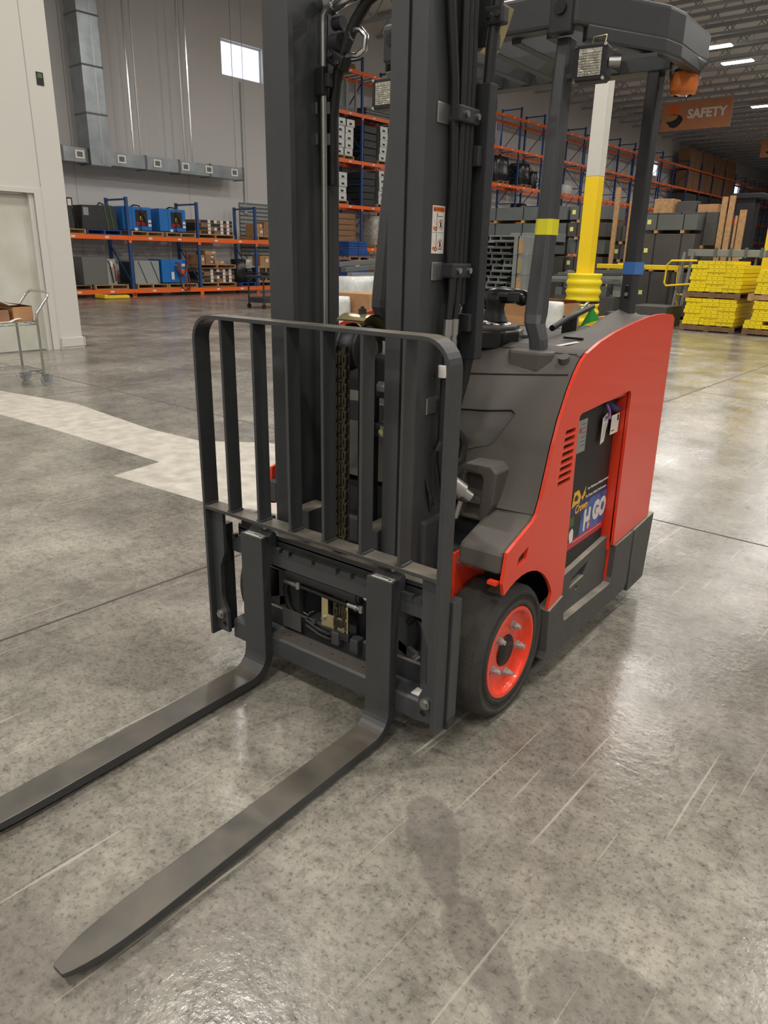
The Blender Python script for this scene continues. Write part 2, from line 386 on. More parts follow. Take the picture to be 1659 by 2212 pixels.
# high bay lamps: two rows hung under the roof
def lamp(p, q, lab, seen, first=[None, 0]):
    """one fixture with its own light; seen is True for the three lamps the photograph shows, the others hang outside the frame"""
    if first[0] is None:
        t = bthing('high_bay_light', lab, 'ceiling light', p, q, 9.0, 'high bay lights under the roof')
        G().box(-0.62, 0.62, -0.22, 0.22, 0.03, 0.10).build('housing', 'white', t, 0.01)
        G().box(-0.58, 0.58, -0.18, 0.18, 0.0, 0.03).build('lens', 'lamp', t)
        G().box(-0.5, -0.49, -0.01, 0.01, 0.1, 0.9).build('hanger', 'steel', t)
        G().box(0.49, 0.5, -0.01, 0.01, 0.1, 0.9).build('hanger', 'steel', t)
        first[0] = t
        ld = bpy.data.lights.new('high_bay_lamp', 'AREA'); ld.shape = 'RECTANGLE'; ld.size = 1.2; ld.size_y = 0.4; ld.energy = LAMP_W; ld.color = (1.0, 0.965, 0.91)
        first.append(ld)
    else: t = copy_tree(first[0], bw(p, q, 9.0), -BY, lab)
    for c in list(t.children):
        if c.type == 'LIGHT': bpy.data.objects.remove(c)
    first[1] += 1
    lo = bpy.data.objects.new('high_bay_lamp_%02d' % first[1] + ('' if seen else '_offscreen'), first[2]); COL.objects.link(lo); lo.parent = t; lo.location = (0, 0, -0.02)
    return t
lamp(-9.87, 31.2, 'bright high bay light half hidden behind the forklift guard', True)
lamp(-9.86, 34.0, 'bright rectangular high bay light above the SAFETY banner', True)
lamp(-11.40, 44.15, 'bright long high bay light beyond the SAFETY banner', True)
for q in (-10.8, -4.3, 1.7, 8.0, 14.6, 21.2, 49.7, 55.5, 61.5): lamp(-9.6, q, 'high bay light in the row over the rack aisle', False)
for q in (-10.8, -4.3, 2.2, 8.7, 15.2, 21.7, 28.2, 34.7, 44.2, 54.0): lamp(-3.9, q, 'high bay light in the row over the forklift', False)
# the same grid of roof lamps goes on over the part of the hall beside and behind the photographer
for q in (-10.8, -4.3, 2.2, 8.7, 15.2, 28.2): lamp(2.0, q, 'high bay light in the row on the battery side of the forklift', False)
for q in (-10.8, -4.3, 2.2, 8.7, 15.2, 28.2): lamp(7.9, q, 'high bay light in the outermost row of the hall', False)

# ================================================================== FORKLIFT
T = thing('forklift', 'red and charcoal stand-up forklift with raised-mast frame and two forks', 'forklift')
def P(g, name, m, bevel=0.0, parent=None, seg=2): return g.build(name, m, parent or T, bevel, None, 0, seg)

# --- forks
def make_fork(x0, x1):
    cx, w = (x0 + x1) / 2, x1 - x0; pi_, po_ = [], []          # inner (front/top) and outer (back/bottom) profile, with width
    zt, yf, ri, th = 0.0385, 0.014, 0.062, 0.034
    sec = [((yf, 0.4988), (yf + th, 0.4988), w), ((yf, 0.30), (yf + th, 0.30), w), ((yf, zt + ri), (yf + th, zt + ri), w)]
    for i in range(1, 9):
        a = math.radians(90 * i / 8); c = (yf - ri, zt + ri)
        sec.append(((c[0] + ri * math.cos(a), c[1] - ri * math.sin(a)), (c[0] + (ri + th) * math.cos(a), c[1] - (ri + th - 0.004 * i / 8) * math.sin(a)), w))
    zb = zt - th + 0.004
    for y, t, ww in ((-0.30, 0.029, w), (-0.60, 0.026, w), (-0.74, 0.023, w), (-0.80, 0.022, w * 0.985), (-0.85, 0.020, w * 0.93), (-0.89, 0.018, w * 0.83), (-0.92, 0.016, w * 0.69), (-0.945, 0.014, w * 0.52), (-0.957, 0.012, w * 0.40), (-0.960, 0.010, w * 0.36)):
        sec.append(((y, zt), (y, zt - t), ww))
    g = G(); vs = []
    for (a, b, ww) in sec: vs += [(cx - ww / 2, a[0], a[1]), (cx + ww / 2, a[0], a[1]), (cx + ww / 2, b[0], b[1]), (cx - ww / 2, b[0], b[1])]
    fs = [(0, 1, 2, 3), tuple(len(vs) - 4 + k for k in (3, 2, 1, 0))]
    for i in range(len(sec) - 1):
        for k in range(4): fs.append((4 * i + k, 4 * i + (k + 1) % 4, 4 * i + 4 + (k + 1) % 4, 4 * i + 4 + k))
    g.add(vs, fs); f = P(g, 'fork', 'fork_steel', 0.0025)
    P(G().box(cx - w * 0.36, cx + w * 0.42, yf + 0.006, yf + 0.026, 0.4985, 0.5), 'label_plate', 'label_white', 0, f)
    P(G().box(cx - w * 0.02, cx + w * 0.22, yf + 0.017, yf + 0.020, 0.5, 0.5004), 'print', 'black_print', 0, f)
    P(G().cyl((cx + w * 0.32, yf + 0.011, 0.5), (cx + w * 0.32, yf + 0.011, 0.5004), 0.004, 10), 'round_mark', 'olive', 0, f)
    P(G().prism([(yf + th, 0.40), (yf + th + 0.03, 0.40), (yf + th + 0.03, 0.50), (yf + th + 0.018, 0.512), (yf + th, 0.498)], FX, cx - w / 2, cx + w / 2), 'fork_hook', 'mast_grey', 0.003, f)
    pn = P(G().cyl((cx + w * 0.1, 0.072, 0.49), (cx + w * 0.1, 0.072, 0.535), 0.012, 14).cyl((cx + w * 0.1, 0.072, 0.528), (cx + w * 0.1, 0.072, 0.535), 0.019, 14), 'locking_pin', 'steel', 0, f)
    return f
make_fork(-0.2955, -0.2017); make_fork(0.2061, 0.2922)

# --- load backrest
def strip(path, th, y0, y1):
    """flat bar swept along an x,z path; th is the bar thickness towards the inside (right of travel)"""
    n = len(path); outp, inp = [], []
    for i, p in enumerate(path):
        a = Vector(path[max(i - 1, 0)]); b = Vector(path[min(i + 1, n - 1)]); d = (b - a).normalized(); nrm = Vector((d.y, -d.x))
        outp.append(p); inp.append((p[0] + nrm.x * th, p[1] + nrm.y * th))
    g = G(); vs = []
    for o, i_ in zip(outp, inp): vs += [(o[0], y0, o[1]), (o[0], y1, o[1]), (i_[0], y1, i_[1]), (i_[0], y0, i_[1])]
    fs = [(0, 1, 2, 3), tuple(len(vs) - 4 + k for k in (3, 2, 1, 0))]
    for i in range(n - 1):
        for k in range(4): fs.append((4 * i + k, 4 * i + (k + 1) % 4, 4 * i + 4 + (k + 1) % 4, 4 * i + 4 + k))
    return g.add(vs, fs)
R_ = 0.075; A_ = 0.4497; ZT = 1.1465
path = [(-A_, 0.100), (-A_, 0.5), (-A_, 0.9)] + arc(-A_ + R_, ZT - R_, R_, 180, 90, 8) + arc(A_ - R_, ZT - R_, R_, 90, 0, 8) + [(A_, 0.9), (A_, 0.5), (A_, 0.100)]
lb = P(strip(path, 0.011, 0.0, 0.056), 'load_backrest', 'dusty_lit_steel', 0.0015)
for bxx in (-0.329, -0.2, -0.071, 0.057, 0.188, 0.316): P(G().box(bxx - 0.001, bxx + 0.009, 0.001, 0.050, 0.556, 1.138), 'backrest_bar', 'truck_grey', 0.002, lb)
P(G().box(-A_ + 0.008, A_ - 0.008, 0.0, 0.056, 0.548, 0.559), 'cross_bar', 'dusty_lit_steel', 0.002, lb)
for k, bxx in enumerate((-0.439, -0.329 + 0.009, -0.2 + 0.009, -0.071 + 0.009, 0.057 + 0.009, 0.188 + 0.009, 0.316 + 0.009)):
    P(G().tube([(bxx + 0.002, 0.003, 0.561), (bxx + 0.002, 0.048, 0.561)], 0.005, 8), 'weld_bead', 'mast_grey', 0, lb)
    if k: P(G().tube([(bxx - 0.013, 0.003, 0.561), (bxx - 0.013, 0.048, 0.561)], 0.004, 8), 'weld_bead', 'mast_grey', 0, lb)
for s in (-1, 1):
    pl = [(0.440, 0.548), (0.384, 0.548), (0.386, 0.40), (0.408, 0.35), (0.410, 0.24), (0.386, 0.19), (0.383, 0.115), (0.440, 0.115)]
    hole = arc(0.402, 0.140, 0.010, 0, 360, 12)[:-1]
    b_ = P(G().prism([(s * u, v) for u, v in pl], FY, 0.022, 0.034, [[(s * u, v) for u, v in hole]]), 'mounting_plate', 'truck_grey', 0, lb)
    P(G().cyl((s * 0.412, 0.006, 0.178), (s * 0.412, 0.012, 0.178), 0.011, 6).cyl((s * 0.412, 0.012, 0.178), (s * 0.412, 0.022, 0.178), 0.016, 16), 'bolt', 'steel', 0, lb)

# --- carriage
ca = P(G().prism([(0.058, 0.448), (0.085, 0.452), (0.085, 0.478), (0.150, 0.482), (0.150, 0.40), (0.058, 0.40)], FX, -0.385, 0.385), 'carriage', 'mast_grey', 0.002)
P(G().box(-0.385, 0.385, 0.085, 0.16, 0.468, 0.488), 'top_rail', 'dusty_lit_steel', 0.003, ca)
P(G().box(-0.36, -0.28, 0.075, 0.155, 0.486, 0.520), 'label_bracket', 'mast_dark', 0.006, ca)
P(G().box(-0.352, -0.31, 0.085, 0.12, 0.5195, 0.5205), 'white_sticker', 'label_white', 0, ca)
P(G().box(-0.31, -0.288, 0.085, 0.12, 0.5195, 0.5206), 'orange_sticker', 'orange_print', 0, ca)
nt_ = (-0.37, -0.29, -0.17, -0.13, -0.035, 0.06, 0.115, 0.33, 0.36)
for a_, b_ in zip((-0.385,) + tuple(v + 0.014 for v in nt_), nt_ + (0.385,)): P(G().box(a_, b_, 0.056, 0.070, 0.440, 0.4605), 'rail_lip', 'mast_grey', 0.001, ca)
P(G().prism([(0.045, 0.09), (0.045, 0.150), (0.052, 0.157), (0.110, 0.160), (0.110, 0.085)], FX, -0.385, 0.385), 'lower_rail', 'mast_grey', 0.002, ca)
P(G().prism([(-0.205, 0.052), (0.20, 0.052), (0.20, 0.100), (-0.205, 0.100)], FZ, 0.1575, 0.1635, [arc(x_, 0.075, 0.004, 0, 360, 10)[:-1] for x_ in (-0.18, -0.15, -0.06, 0.03, 0.075, 0.15)]), 'lower_strip', 'plastic_grey', 0, ca)
P(G().box(-0.385, 0.385, 0.125, 0.14, 0.11, 0.21), 'lower_plate', 'dusty_lit_steel', 0.003, ca)
for x_ in (0.0, 0.075): P(G().box(x_, x_ + 0.032, 0.10, 0.135, 0.175, 0.222), 'stop_block', 'mast_grey', 0.006, ca)
for s in (-1, 1):
    P(G().box(s * 0.352 - 0.010, s * 0.352 + 0.010, 0.09, 0.15, 0.10, 0.46), 'carriage_side', 'mast_grey', 0.003, ca)
    P(G().prism([(s * 0.385, 0.16), (s * 0.385, 0.19), (s * 0.23, 0.255), (s * 0.23, 0.225)], FY, 0.14, 0.155), 'gusset', 'mast_grey', 0, ca)
    P(G().box(s * 0.445 - 0.011, s * 0.445 + 0.011, 0.062, 0.105, 0.115, 0.475), 'side_channel', 'truck_grey', 0.002, ca)
    P(G().box(s * 0.445 - 0.012, s * 0.445 + 0.014, 0.06, 0.10, 0.09, 0.115), 'slide_pad', 'mast_dark', 0.003, ca)
    P(G().box(s * 0.285 - 0.016, s * 0.285 + 0.02, 0.062, 0.075, 0.158, 0.1612) if s < 0 else G().box(0.335, 0.385, 0.060, 0.092, 0.158, 0.1615), 'rail_sticker', 'orange_print' if s < 0 else 'label_white', 0, ca)
P(G().grid([[(-0.345 + dx + 0.012 * math.sin(k * 1.1), 0.058, 0.285 - 0.02 * k) for dx in (0, 0.026)] for k in range(6)]), 'paper_tag', 'paper', 0, ca)
sc_ = P(G().cyl((-0.165, 0.098, 0.376), (0.118, 0.098, 0.376), 0.024, 24).cyl((0.118, 0.098, 0.376), (0.128, 0.098, 0.376), 0.020, 20), 'shift_cylinder', 'mast_dark')
P(G().cyl((-0.30, 0.098, 0.376), (-0.165, 0.098, 0.376), 0.010, 14), 'cylinder_rod', 'chrome', 0, sc_)
P(G().cyl((0.128, 0.098, 0.376), (0.18, 0.098, 0.376), 0.008, 12), 'cylinder_rod', 'chrome', 0, sc_)
for xa, xb in ((-0.185, -0.13), (0.075, 0.125)):
    f_ = P(G().cyl((xa, 0.095, 0.338), (xb - 0.02, 0.095, 0.338), 0.009, 10).cyl((xb - 0.022, 0.095, 0.338), (xb - 0.012, 0.095, 0.338), 0.012, 6).cyl((xb - 0.012, 0.095, 0.338), (xb + 0.004, 0.095, 0.338), 0.009, 10).cyl((xb, 0.095, 0.328), (xb, 0.095, 0.352), 0.010, 6), 'hose_fitting', 'steel', 0, sc_)
P(G().tube([(-0.135, 0.10, 0.335), (0.07, 0.10, 0.332)], 0.007, 8), 'pressure_line', 'black', 0, sc_)
P(G().prism([(-0.045, 0.225), (0.062, 0.225), (0.062, 0.328), (0.038, 0.328), (0.038, 0.270), (-0.018, 0.270), (-0.018, 0.328), (-0.045, 0.328)], FY, 0.108, 0.112), 'clamp_plate', 'zinc_gold', 0.0015, ca)
for x_, z_ in ((-0.033, 0.252), (0.048, 0.238)): P(G().cyl((x_, 0.100, z_), (x_, 0.109, z_), 0.008, 6, smooth=False), 'bolt', 'steel', 0, ca)
P(G().box(-0.205, -0.125, 0.098, 0.101, 0.172, 0.238), 'cover_plate', 'skirt_grey', 0.001, ca)
P(G().tube([(-0.125, 0.112, 0.24), (-0.105, 0.112, 0.236), (-0.098, 0.112, 0.247), (-0.08, 0.112, 0.258)], 0.002, 6), 'wire_clip', 'steel', 0, ca)
P(G().cyl((-0.08, 0.108, 0.222), (-0.08, 0.118, 0.222), 0.009, 6, smooth=False), 'bolt', 'mast_grey', 0, ca)
for dz, k in ((0.0, 0), (-0.018, 1)):
    P(G().tube([(-0.12, 0.118, 0.212 + dz), (-0.06, 0.118, 0.196 + dz), (-0.02, 0.118, 0.196 + dz), (0.008 + 0.012 * k, 0.118, 0.212 + dz), (0.014 + 0.012 * k, 0.118, 0.26)], 0.008, 10), 'hydraulic_hose', 'black', 0, ca)
P(G().tube([(-0.19, 0.11, 0.335), (-0.205, 0.115, 0.30), (-0.20, 0.12, 0.24), (-0.17, 0.12, 0.21)], 0.010, 10), 'hydraulic_hose', 'black', 0, ca)

# --- mast: outer and inner channels on each side, full height
ZM = 2.45
for s in (-1, 1):
    o_ = P(G().prism([(s * 0.213, 0.140), (s * 0.262, 0.140), (s * 0.262, 0.315), (s * 0.213, 0.315), (s * 0.213, 0.297), (s * 0.244, 0.297), (s * 0.244, 0.158), (s * 0.213, 0.158)], FZ, 0.07, ZM), 'outer_mast_channel', 'mast_grey', 0.003)
    P(G().prism([(s * 0.163, 0.134), (s * 0.2115, 0.134), (s * 0.2115, 0.152), (s * 0.192, 0.152), (s * 0.192, 0.285), (s * 0.2115, 0.285), (s * 0.2115, 0.303), (s * 0.163, 0.303), (s * 0.163, 0.285), (s * 0.178, 0.285), (s * 0.178, 0.152), (s * 0.163, 0.152)], FZ, 0.08, ZM), 'inner_mast_channel', 'mast_grey', 0.003)
    P(G().prism([(s * 0.166, 0.306), (s * 0.19, 0.306), (s * 0.19, 0.334), (s * 0.166, 0.334)], FZ, 0.45, ZM), 'rear_channel', 'mast_grey', 0.003)
    P(G().box(min(s * 0.10, s * 0.163), max(s * 0.10, s * 0.163), 0.115, 0.215, 0.47, 0.585), 'roller_bracket', 'dusty_lit_steel', 0.004)
P(G().box(-0.163, 0.163, 0.290, 0.315, 0.84, 0.90), 'mast_cross_member', 'mast_grey', 0.003)
P(G().box(-0.20, 0.20, 0.30, 0.33, 0.93, 1.04), 'mast_cross_member', 'mast_grey', 0.003)
P(G().box(-0.2, 0.2, 0.16, 0.30, 0.08, 0.17), 'mast_cross_member', 'mast_grey', 0.004)
P(G().cyl((-0.150, 0.252, 0.7), (-0.150, 0.252, 1.885), 0.0085, 12), 'hydraulic_pipe', 'steel')
P(G().tube([(-0.150, 0.252, 1.88), (-0.149, 0.252, 1.90), (-0.14, 0.252, 1.915), (-0.12, 0.252, 1.918)], 0.0085, 10), 'hydraulic_pipe', 'steel')
pf = P(G().cyl((-0.165, 0.262, 1.925), (-0.145, 0.262, 1.928), 0.018, 14), 'pipe_manifold', 'mast_grey')
P(G().cyl((-0.135, 0.262, 1.915), (-0.118, 0.262, 1.918), 0.016, 6, smooth=False), 'pipe_nut', 'chrome', 0, pf)
P(G().cyl((-0.118, 0.262, 1.918), (0.14, 0.262, 1.975), 0.013, 14), 'cross_pipe', 'chrome', 0, pf)
P(G().cyl((-0.14, 0.285, 1.93), (0.14, 0.285, 1.995), 0.010, 12), 'cross_pipe', 'chrome', 0, pf)
P(G().tube([(-0.115, 0.285, 1.865), (-0.085, 0.285, 1.866), (-0.05, 0.285, 1.862), (-0.032, 0.285, 1.845), (-0.036, 0.285, 1.818), (-0.06, 0.285, 1.806), (-0.095, 0.285, 1.808)], 0.008, 10), 'pipe_loop', 'chrome')
P(G().cyl((-0.095, 0.284, 1.855), (-0.078, 0.284, 1.855), 0.014, 6, smooth=False), 'pipe_nut', 'chrome')
P(G().cyl((-0.135, 0.28, 1.885), (-0.105, 0.28, 1.885), 0.016, 14), 'valve_block', 'mast_dark')
P(G().cyl((-0.140, 0.28, 1.84), (-0.110, 0.28, 1.84), 0.024, 14), 'valve_block', 'mast_dark')
P(G().box(-0.172, -0.140, 0.240, 0.262, 1.715, 1.785), 'pipe_clamp', 'black', 0.006)
P(G().box(-0.142, -0.125, 0.245, 0.262, 1.735, 1.768), 'pipe_clamp', 'mast_dark', 0.004)
for z_ in (1.60, 1.675):
    P(G().box(-0.176, -0.168, 0.246, 0.2475, z_, z_ + 0.028), 'pipe_bracket', 'steel')
    P(G().box(-0.134, -0.124, 0.246, 0.2475, z_ - 0.004, z_ + 0.024), 'pipe_bracket', 'steel')
P(G().tube([(-0.150, 0.29, 1.50), (-0.150, 0.288, 1.66), (-0.138, 0.288, 1.75), (-0.112, 0.288, 1.82), (-0.070, 0.288, 1.885), (-0.03, 0.288, 1.925), (0.03, 0.288, 1.95)], 0.015, 12), 'hose', 'black')
P(G().obox((-0.118, 0.278, 1.80), (0.055, 0.04, 0.035), Matrix.Rotation(0.5, 3, 'Y')), 'hose_clamp', 'black', 0.006)
P(G().cyl((-0.128, 0.256, 1.81), (-0.128, 0.250, 1.81), 0.006, 10), 'clamp_bolt', 'chrome')
P(G().cyl((-0.106, 0.256, 1.79), (-0.106, 0.250, 1.79), 0.006, 10), 'clamp_bolt', 'chrome')

# --- lift chain, chain sheave and centre cylinder
cy_ = P(G().cyl((0.055, 0.205, 0.10), (0.055, 0.205, 1.05), 0.030, 28), 'lift_cylinder', 'mast_dark')
for z_ in (0.735, 0.835):
    P(G().box(0.05, 0.10, 0.171, 0.174, z_, z_ + 0.032), 'cylinder_strap', 'steel', 0, cy_)
P(G().box(0.085, 0.163, 0.19, 0.24, 0.835, 0.872), 'strap_arm', 'mast_grey', 0.002, cy_)
P(G().box(0.112, 0.137, 0.185, 0.19, 0.838, 0.868), 'clamp_plate', 'steel', 0, cy_)
P(G().cyl((0.122, 0.176, 0.853), (0.122, 0.186, 0.853), 0.009, 6, smooth=False), 'bolt', 'zinc_gold', 0, cy_)
P(G().box(0.03, 0.135, 0.20, 0.27, 0.94, 1.06), 'cylinder_head', 'mast_dark', 0.01, cy_)
P(G().cyl((0.10, 0.195, 0.975), (0.13, 0.195, 0.975), 0.016, 6, smooth=False).cyl((0.13, 0.195, 0.975), (0.163, 0.195, 0.975), 0.008, 12), 'adjusting_bolt', 'steel', 0, cy_)
P(G().box(0.115, 0.165, 0.23, 0.236, 1.03, 1.075), 'bracket', 'steel', 0, cy_)
sh = P(G().lathe([(-0.034, 0.0), (-0.034, 0.062), (-0.030, 0.066), (-0.026, 0.062), (-0.024, 0.05), (0.024, 0.05), (0.026, 0.062), (0.030, 0.066), (0.034, 0.062), (0.034, 0.0)], (0.035, 0.185, 1.075), (1, 0, 0), 40), 'chain_sheave', 'mast_dark')
P(G().cyl((0.069, 0.185, 1.075), (0.078, 0.185, 1.075), 0.03, 20), 'sheave_hub', 'steel', 0, sh)
cp = [(0.185 + 0.073 * math.cos(math.radians(a)), 1.085 + 0.078 * math.sin(math.radians(a))) for a in range(126, 9, -10)]
P(G().grid([[(x_, y_, z_) for (y_, z_) in cp + [(0.262, 1.09), (0.270, 1.098)]] for x_ in (-0.010, 0.085)]).grid([[(x_, y_, z_ + 0.004) for (y_, z_) in cp + [(0.262, 1.09), (0.270, 1.098)]] for x_ in (-0.010, 0.085)]), 'sheave_guard', 'zinc_gold')
P(G().cyl((0.045, 0.185, 1.160), (0.045, 0.185, 1.180), 0.011, 6, smooth=False).cyl((0.045, 0.185, 1.18), (0.045, 0.185, 1.186), 0.005, 8), 'guard_bolt', 'mast_dark')
link = G()
for k in range(5):
    xx = -0.021 + k * 0.0105
    link.prism(arc(0, 0.0095, 0.0072, 0, 180, 6) + arc(0, -0.0095, 0.0072, 180, 360, 6), lambda u, v, a: (a, u, v), xx - 0.0035, xx + 0.0035)
link.cyl((-0.026, 0, 0.0095), (0.028, 0, 0.0095), 0.0035, 8).cyl((-0.026, 0, -0.0095), (0.028, 0, -0.0095), 0.0035, 8)
l0 = None; ll = G()
ll.box(-0.02, 0.02, -0.002, 0.002, -0.003, 0.003)
for k in range(2): ll.prism(arc(0, 0.0095, 0.0066, 0, 180, 5) + arc(0, -0.0095, 0.0066, 180, 360, 5), lambda u, v, a: (a, u, v), -0.0225 + k * 0.032, -0.0115 + k * 0.032)
i0 = None
zc = 0.215; k = 0
while zc < 1.075:
    base = link if k % 2 == 0 else ll
    if k % 2 == 0:
        l0 = inst(l0, T, (0.031, 0.112, zc)) if l0 else P(link, 'chain_link', 'chain')
        if k == 0: l0.location = (0.031, 0.112, zc)
    else:
        i0 = inst(i0, T, (0.031, 0.112, zc)) if i0 else P(ll, 'chain_link', 'chain')
        if k == 1: i0.location = (0.031, 0.112, zc)
    zc += 0.019; k += 1
P(G().box(0.0, 0.062, 0.1115, 0.1135, 0.215, 1.07), 'chain_core', 'chain')
P(G().box(-0.005, 0.067, 0.105, 0.125, 0.20, 0.225), 'chain_anchor', 'mast_dark', 0.003)

# --- hoses, clamps and warning label on the outer face of the mast
for x_, y_, dx in ((0.283, 0.262, 0), (0.283, 0.283, 0.0), (0.283, 0.304, 0)):
    pts = [(x_, y_, 1.20), (x_, y_, 1.30), (x_, y_, 1.55), (x_, y_ - 0.004, 1.75), (x_, y_ - 0.012, 1.95), (x_, y_ - 0.012, 2.44)]
    P(G().tube(pts, 0.0095, 10), 'mast_hose', 'black')
P(G().tube([(0.275, 0.250, 1.28), (0.275, 0.248, 1.50), (0.275, 0.235, 1.70), (0.275, 0.20, 1.88), (0.275, 0.19, 2.44)], 0.012, 10), 'mast_hose', 'black')
for y_, z_ in ((0.233, 1.0), (0.262, 0.99)):
    h_ = P(G().tube([(0.29, y_ + 0.012, 1.30), (0.29, y_ + 0.006, 1.22), (0.29, y_, 1.165)], 0.0095, 10), 'fitted_hose', 'black')
    P(G().cyl((0.29, y_, 1.165), (0.29, y_ - 0.002, 1.125), 0.0125, 12).cyl((0.29, y_ - 0.002, 1.125), (0.29, y_ - 0.003, 1.112), 0.011, 6).cyl((0.29, y_ - 0.003, 1.112), (0.29, y_ - 0.004, 1.085), 0.0125, 6), 'crimp_fitting', 'steel', 0, h_)
    P(G().tube([(0.29, y_ - 0.004, 1.09), (0.29, y_ - 0.008, 1.0), (0.29, y_ - 0.01, 0.80), (0.295, y_ + 0.01, 0.70)], 0.0095, 10), 'hose_tail', 'black', 0, h_)
P(G().cyl((0.293, 0.215, 1.02), (0.293, 0.214, 1.05), 0.013, 10), 'hose_tag', 'label_white')
for z_ in (1.635, 1.282, 0.942):
    c_ = P(G().box(0.262, 0.266, 0.185, 0.235, z_ - 0.022, z_ + 0.022), 'hose_bracket', 'steel', 0.002)
    if z_ > 1:
        P(G().box(0.262, 0.300, 0.228, 0.318, z_ - 0.016, z_ + 0.020), 'hose_clamp', 'mast_dark', 0.005, c_)
        for yy in (0.255, 0.305): P(G().cyl((0.300, yy, z_ + 0.002), (0.306, yy, z_ + 0.002), 0.0075, 12), 'clamp_bolt', 'chrome', 0, c_)
    else: P(G().box(0.266, 0.270, 0.230, 0.262, z_ - 0.02, z_ + 0.01), 'bracket_arm', 'mast_dark', 0, c_)
XW = 0.2625
wn = P(G().box(XW, XW + 0.0006, 0.182, 0.236, 1.324, 1.434), 'warning_label', 'label_white')
LY = (0, 1, 0); LZ = (0, 0, 1); xl = XW + 0.0008
P(G().box(XW, xl, 0.1850, 0.2335, 1.420, 1.4315), 'orange_header', 'orange_print', 0, wn)
text('WARNING', 0.0105, 'black_print', wn, (xl, 0.1955, 1.4222), LY, LZ, 0.0001, bold=0.0001, name='warning_text', sx=0.72)
P(G().prism([(0.1865, 1.4225), (0.1945, 1.4225), (0.1905, 1.4300)], FX, XW, xl + 0.0001), 'warning_triangle', 'black_print', 0, wn)
P(G().box(XW, xl, 0.185, 0.2335, 1.3725, 1.3732), 'divider', 'black_print', 0, wn)
for zb_, cz_ in ((1.3765, 1.392), (1.330, 1.346)):
    P(G().box(XW, xl, 0.2005, 0.2030, zb_ + 0.004, zb_ + 0.041), 'mast_drawing', 'machine_grey', 0, wn)
    P(G().prism([(0.1855, zb_ + 0.038), (0.1885, zb_ + 0.030), (0.1965, zb_ + 0.013), (0.1855, zb_ + 0.002), (0.1945, zb_ + 0.002), (0.198, zb_ + 0.012), (0.1885, zb_ + 0.033)][:3] + [(0.1945, zb_ + 0.013)], FX, XW, xl), 'truck_outline', 'orange_print', 0, wn)
    P(G().box(XW, xl, 0.1855, 0.1945, zb_ + 0.002, zb_ + 0.010), 'truck_drawing', 'orange_print', 0, wn)
    P(G().prism(arc(0.1995, zb_ + 0.0045, 0.0052, 0, 360, 16)[:-1], FX, XW, xl + 0.0001, [arc(0.1995, zb_ + 0.0045, 0.003, 0, 360, 16)[:-1]]), 'wheel_drawing', 'black_print', 0, wn)
    P(G().prism(arc(0.219, cz_, 0.0115, 0, 360, 24)[:-1], FX, XW, xl, [arc(0.219, cz_, 0.0102, 0, 360, 24)[:-1]]), 'prohibition_ring', 'red_print', 0, wn)
    P(G().bar((xl, 0.2110, cz_ + 0.008), (xl, 0.2270, cz_ - 0.008), 0.0002, 0.0013, (0, 1, 1)), 'prohibition_slash', 'red_print', 0, wn)
    P(G().prism(arc(0.219, cz_ + 0.0070, 0.0019, 0, 360, 10)[:-1], FX, XW, xl + 0.0002), 'figure_head', 'black_print', 0, wn)
    P(G().prism([(0.2165, cz_ + 0.0045), (0.2215, cz_ + 0.0045), (0.222, cz_ - 0.001), (0.2205, cz_ - 0.0075), (0.219, cz_ - 0.0075), (0.219, cz_ - 0.002), (0.217, cz_ - 0.0075), (0.2155, cz_ - 0.0075), (0.2165, cz_ - 0.001)], FX, XW, xl + 0.0002), 'figure_body', 'black_print', 0, wn)
P(G().box(XW, xl, 0.2045, 0.2055, 1.410, 1.4165).box(XW, xl, 0.2045, 0.226, 1.4095, 1.4108), 'fork_drawing', 'black_print', 0, wn)
P(G().box(XW, xl, 0.2045, 0.230, 1.3335, 1.3346), 'fork_drawing', 'black_print', 0, wn)

# --- hose guide post beside the mast
hp = P(G().box(0.268, 0.316, 0.332, 0.368, 1.055, 1.715), 'hose_guide', 'mast_dark', 0.003)
for z_ in (1.53, 1.13): P(G().box(0.262, 0.305, 0.310, 0.335, z_, z_ + 0.045), 'guide_bracket', 'mast_dark', 0.002, hp)
P(G().tube([(0.297, 0.35, 1.70), (0.30, 0.352, 1.80), (0.306, 0.36, 1.90), (0.312, 0.365, 2.0), (0.312, 0.365, 2.25), (0.29, 0.33, 2.42)], 0.015, 12), 'guide_hose', 'black')
P(G().tube([(0.285, 0.35, 1.06), (0.275, 0.35, 1.0), (0.255, 0.34, 0.9), (0.255, 0.34, 0.7)], 0.016, 10), 'guide_hose', 'black')
hc = P(G().box(0.285, 0.335, 0.335, 0.365, 1.835, 1.875), 'hose_clamp', 'mast_dark', 0.006)
for x_ in (0.298, 0.322): P(G().cyl((x_, 0.335, 1.855), (x_, 0.329, 1.855), 0.0065, 12), 'clamp_bolt', 'chrome', 0, hc)
P(G().grid([[(0.255 + 0.05 * t, 0.37, 1.79 + 0.10 * t ** 1.6), (0.255 + 0.05 * t, 0.44, 1.79 + 0.10 * t ** 1.6)] for t in (0, 0.2, 0.4, 0.6, 0.8, 1.0)]), 'bent_plate', 'zinc_gold')
P(G().box(0.235, 0.285, 0.37, 0.42, 1.80, 1.95), 'upper_cover', 'mast_grey', 0.004)
P(G().tube([(0.285, 0.215, 0.82), (0.292, 0.235, 0.87), (0.31, 0.27, 0.88), (0.325, 0.29, 0.84), (0.32, 0.29, 0.79), (0.30, 0.26, 0.77)], 0.012, 10), 'hose_loop', 'black')
